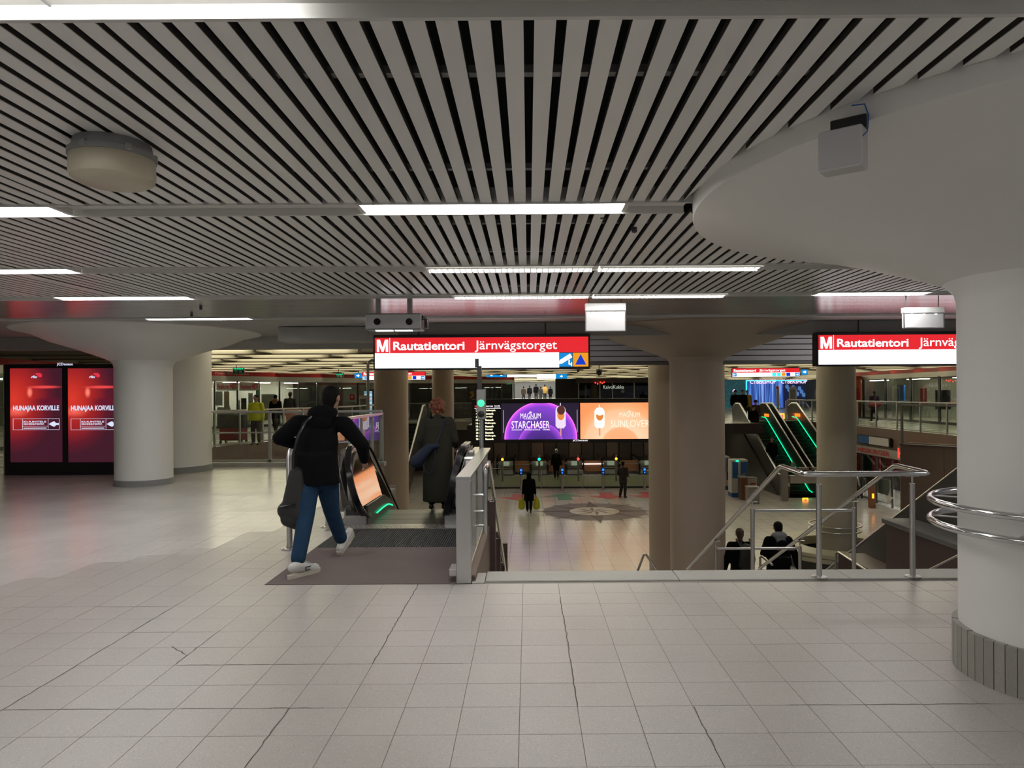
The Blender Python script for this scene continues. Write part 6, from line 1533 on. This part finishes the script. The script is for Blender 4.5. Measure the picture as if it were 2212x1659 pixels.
MB().tube([(-2.33, 6.64, .60), (-2.24, 6.61, .62), (-2.17, 6.60, .63)], .006, 6).build('zip', 'black', bg, True)
# --- woman in trench coat on the escalator
wj = dict(elL=(-.27, -.02, 1.13), haL=(-.25, .08, .92), elR=(.27, .0, 1.12), haR=(.27, .16, 1.0), toL=(-.1, .12, .04), toR=(.1, .12, .04), knL=(-.08, .02, .5), knR=(.08, .02, .5))
wl = (XA(945, 10.05), 10.05, 0.0)
t, j, X, XLw = person('woman with auburn curls in a long olive trench coat on the escalator', wl, 1.57, 0, wj, 'olive', 'black', 'black', 'hairred', 'curly', coat=.15, fat=1.22, vox=.016, body_vox=.01, coatflare=1.0)
q = MB(); q.limb((-.18, -.01, 1.43), .05, (.18, -.01, 1.43), .05, 12); n = 20; rg = []
for k in range(4):
    g = k / 3; r = .215 + .02 * g; zz = 1.36 - .42 * g
    rg += [(r * math.cos(2 * PI * i / n), r * .80 * math.sin(2 * PI * i / n) - .005, zz) for i in range(n)]
q.add(rg, [tuple(range(n))] + [(k * n + i, (k + 1) * n + i, (k + 1) * n + (i + 1) % n, k * n + (i + 1) % n) for k in range(3) for i in range(n)] + [tuple(3 * n + i for i in range(n))[::-1]])
sub(t, q, 'back_cape', 'olive', XLw, .014, 1)
q = MB().limb((-.10, -.03, 1.46), .03, (.10, -.03, 1.46), .03, 10); sub(t, q, 'collar', 'blackcloth', XLw)
for s in (-1, 1): q = MB().limb((s * .12, -.02, 1.475), .012, (s * .21, -.01, 1.44), .014, 8); sub(t, q, 'epaulette', 'olive', XLw, .008, 0)
bg = thing('sling_bag', 'dark blue drawstring bag slung on the back of the woman in the trench coat', 'bag', (wl[0], wl[1], .8))
q = MB().limb((-.30, -.26, .80), .10, (-.12, -.25, 1.0), .075, 14, .8).limb((-.10, -.25, 1.02), .05, (.03, -.24, 1.04), .035, 10)
q.xf(XLw); q.v = [tuple(Vector(v) + Vector((0, 0, -.8))) for v in q.v]; bake(q, 'bag_body', 'navycloth', bg, .014, 3)
q = MB().tube([(.0, -.22, 1.05), (.06, -.20, 1.2), (.12, -.17, 1.38), (.13, -.1, 1.46)], .015, 8).xf(XLw); q.v = [tuple(Vector(v) + Vector(wl)) for v in q.v]; q.build('strap', 'navycloth', bg, True)
q = MB().tube([(-.02, -.24, 1.03), (.0, -.27, .85), (-.03, -.27, .68), (-.10, -.27, .6), (-.17, -.26, .66), (-.2, -.25, .75)], .010, 8).xf(XLw); q.v = [tuple(Vector(v) + Vector(wl)) for v in q.v]; q.build('loose_strap', 'navycloth', bg, True)
# --- lower hall people
x, Y = gx_(1143, 1109); stride = dict(knL=(-.09, .10, .52), anL=(-.07, .18, .11), toL=(-.07, .34, .10), knR=(.08, -.02, .5), anR=(.07, -.22, .16), toR=(.07, -.08, .05), haL=(-.27, .02, .84), haR=(.27, .02, .84))
person('woman in a long black hooded coat carrying two yellow plastic bags', (x, Y, LOW), 1.68, 0, stride, hood='up', hairstyle='none', coat=.55, fat=1.1)
for s, lab in ((-1, 'yellow plastic bag in the hooded woman\'s left hand'), (1, 'yellow plastic bag in the hooded woman\'s right hand')):
    bg = thing('plastic_bag', lab, 'bag', (x + s * .31, Y, LOW + .45), 'yellow plastic bags')
    q = MB().limb((0, 0, .05), .135, (0, 0, -.16), .15, 14, .6).limb((0, 0, .16), .05, (0, 0, .1), .10, 10, .6); bake(q, 'bag_body', 'yellowbag', bg, .02, 1)
    MB().tube([(x + s * .31 - .04, Y, LOW + .62), (x + s * .29, Y, LOW + .72), (x + s * .31 + .05, Y, LOW + .62)], .012, 6).build('handle', 'yellowbag', bg, True)
x, Y = gx_(1346, 1076)
person('man in a dark checked jacket and black trousers standing on the lower hall floor', (x, Y, LOW), 1.72, -.5, dict(haL=(-.18, .2, 1.05), haR=(.18, .2, 1.05), knL=(-.11, .08, .5), anL=(-.14, -.06, .085), toL=(-.16, .1, .04)), top=mat('checked_jacket', (.04, .028, .03), .8, var=.6, scale=12), legs='black', shoes='greycloth', coat=.75)
person('man in dark clothes with a shoulder bag standing at the escalator ends', (XA(1201, 40.6), 40.6, LOW), 1.78, 0, stride, hair='lightgrey', coat=.78)
# --- stair couple with backpacks
def backpack(lab, loc, m, w_=.30, h=.45, name='backpack'):
    bg = thing(name, lab, 'backpack', loc); q = MB().limb((0, 0, h * .32), w_ * .40, (0, 0, -h * .25), w_ * .5, 16, .55); q.limb((-w_ * .3, 0, -h * .3), w_ * .22, (w_ * .3, 0, -h * .3), w_ * .22, 12, .9); bake(q, 'bag_body', m, bg, .015, 2)
    for s in (-1, 1): L_ = Vector(loc); MB().tube([(L_.x + s * w_ * .28, L_.y + .02, L_.z + h * .4), (L_.x + s * w_ * .40, L_.y + .10, L_.z + h * .62), (L_.x + s * w_ * .42, L_.y + .2, L_.z + h * .66)], .02, 8).build('strap', m, bg, True)
    L_ = Vector(loc); MB().tube([(L_.x - w_ * .3, L_.y - w_ * .26, L_.z - .02), (L_.x, L_.y - w_ * .31, L_.z + .0), (L_.x + w_ * .3, L_.y - w_ * .26, L_.z - .02)], .008, 6).build('pocket_zip', 'black', bg, True)
    return bg
Yc = 13.7; zst = LOW + .75; q0 = P(1598, 1141, Yc); q1 = P(1681, 1127, Yc)
person('woman with ponytail and dark backpack going down the stair', (q0.x, Yc, q0.z - 1.66), 1.66, 0, dict(elL=(-.27, -.02, 1.13), haL=(-.31, .03, .88), elR=(.25, 0, 1.12)), legs='black', hair='hairbrown', hairstyle='tail', coat=.80, fat=.98)
backpack('dark leather backpack on the woman with the ponytail', (q0.x + .06, Yc - .20, q0.z - .52), mat('dark_leather', (.018, .018, .015), .4, bump=.6, scale=20), .30, .46)
person('man with dark hair and grey hood over a black coat going down the stair', (q1.x, Yc, q1.z - 1.8), 1.80, 0, dict(elL=(-.27, .02, 1.15), haL=(-.2, .25, 1.1), elR=(.30, -.02, 1.14), haR=(.37, .0, .88)), legs='black', hair='hairblack', coat=.78, fat=1.12, hood='down', hood_m='lightgrey')
backpack('black backpack with two pale flaps on the man with the grey hood', (q1.x, Yc - .23, q1.z - .60), M['blackcloth'], .34, .50)
for s in (-1, 1): MB().box(q1.x + s * .09 - .07, q1.x + s * .09 + .07, Yc - .42, Yc - .40, q1.z - .47, q1.z - .42).solid('pale_flap', 'brown', None, ('pale strap flap on the left of the black backpack' if s < 0 else 'pale strap flap on the right of the black backpack'), 'strap')
# --- upper level left people
x = XA(553, 23.5); vest, jv, Xv, XLv = person('cleaner in a yellow vest and black cap behind the glass railing', (x, 23.5, 0), 1.66, PI, dict(knL=(-.11, .05, .5)), top='hivis', legs='greycloth', hair='hairblack', hairstyle='cap', coat=.85)
x = XA(595, 30); person('person in a black coat with fur-trimmed hood before the shops', (x, 30, 0), 1.66, 0, stride, coat=.7, hood='down', hood_m='fur', hair='hairblack')
x = XA(627, 30.5); person('person in a dark grey jacket beside the one with the fur hood', (x, 30.5, 0), 1.78, 0, None, top='greycloth', hair='hairbrown', coat=.8)
# --- corridor people
cl = [(1131, 'person in grey-brown coat, leftmost in the bright corridor', 'brown', 1.6), (1144, 'person in black, second from the left in the bright corridor', 'blackcloth', 1.68), (1158, 'tall man in black walking in the middle of the corridor', 'blackcloth', 1.82), (1168, 'person with pale scarf and long dark skirt in the corridor', 'greycloth', 1.55), (1177, 'person in a mustard jacket in the corridor', 'orangecloth', 1.78), (1189, 'person in a black coat, rightmost in the corridor', 'blackcloth', 1.55)]
for k, (u, lab, m, H) in enumerate(cl):
    Yc_ = 76 + (k % 3); zf = .55 + (Yc_ - 60.3) / 34.7 * .6
    person(lab, (XA(u, Yc_), Yc_, zf), H, 0, stride if k % 2 else None, top=m, legs='black', coat=.45 if k in (3, 5) else .8, vox=.035)
# --- right escalator people
ez = lambda y: max(LOW, min(0, LOW + (y - 34.2) * .53))
for u, Y_, lab, m, lg, hs, hr_ in ((1588, 42.2, 'person in dark jacket at the top left of the far escalator', 'blackcloth', 'black', 'beanie', 'hairblack'), (1604, 41.0, 'man in black jacket and pale shirt at the top of the far escalator', 'blackcloth', 'black', 'short', 'hairblack'), (1614, 42.0, 'person in a yellow jacket at the top of the far escalator', 'yellowjkt', 'black', 'short', 'hairblack'),
                       (1612, 38.8, 'dark dressed man with grey trousers halfway up the far escalator', 'blackcloth', 'greycloth', 'short', 'hairblack'), (1632, 39.4, 'woman in dark coat and hat halfway up the far escalator', 'brown', 'black', 'beanie', 'hairblack'), (1652, 35.9, 'man in black with a white bag, lowest on the far escalator', 'blackcloth', 'black', 'short', 'hairbrown')):
    person(lab, (max(12.3, min(13.3, XA(u, Y_))) if Y_ < 41.9 else XA(u, Y_), Y_, ez(Y_) + (.0 if Y_ < 40.4 else 0.012)), 1.76, PI, None, top=m, legs=lg, hair=hr_, hairstyle=hs, coat=.75, vox=.03)
x = XA(1888, 38); person('woman in a navy jacket with a red bag walking behind the right railing', (x, 38, 0), 1.68, 0, stride, top='navycloth', legs='black', shoes='brown', hair='hairbrown', coat=.85, vox=.025)
bg = thing('red_bag', 'red shoulder bag carried by the woman behind the right railing', 'bag', (x - .1, 37.7, .95)); q = MB().limb((-.15, 0, 0), .13, (.22, 0, .02), .13, 14, .7); bake(q, 'bag_body', 'redbag', bg, .02, 1)
MB().tube([(x - .2, 37.7, 1.05), (x - .05, 37.8, 1.3), (x + .02, 37.85, 1.42)], .02, 6).build('strap', 'redbag', bg, True)
bg = thing('white_bag', 'white plastic bag held by the lowest man on the far escalator', 'bag', (13.25, 35.6, -2.0)); q = MB().limb((0, 0, .05), .10, (0, 0, -.2), .13, 12, .6); bake(q, 'bag_body', 'white', bg, .02, 1); MB().tube([(13.21, 35.6, -1.85), (13.25, 35.6, -1.75), (13.29, 35.6, -1.85)], .012, 6).build('handle', 'white', bg, True)
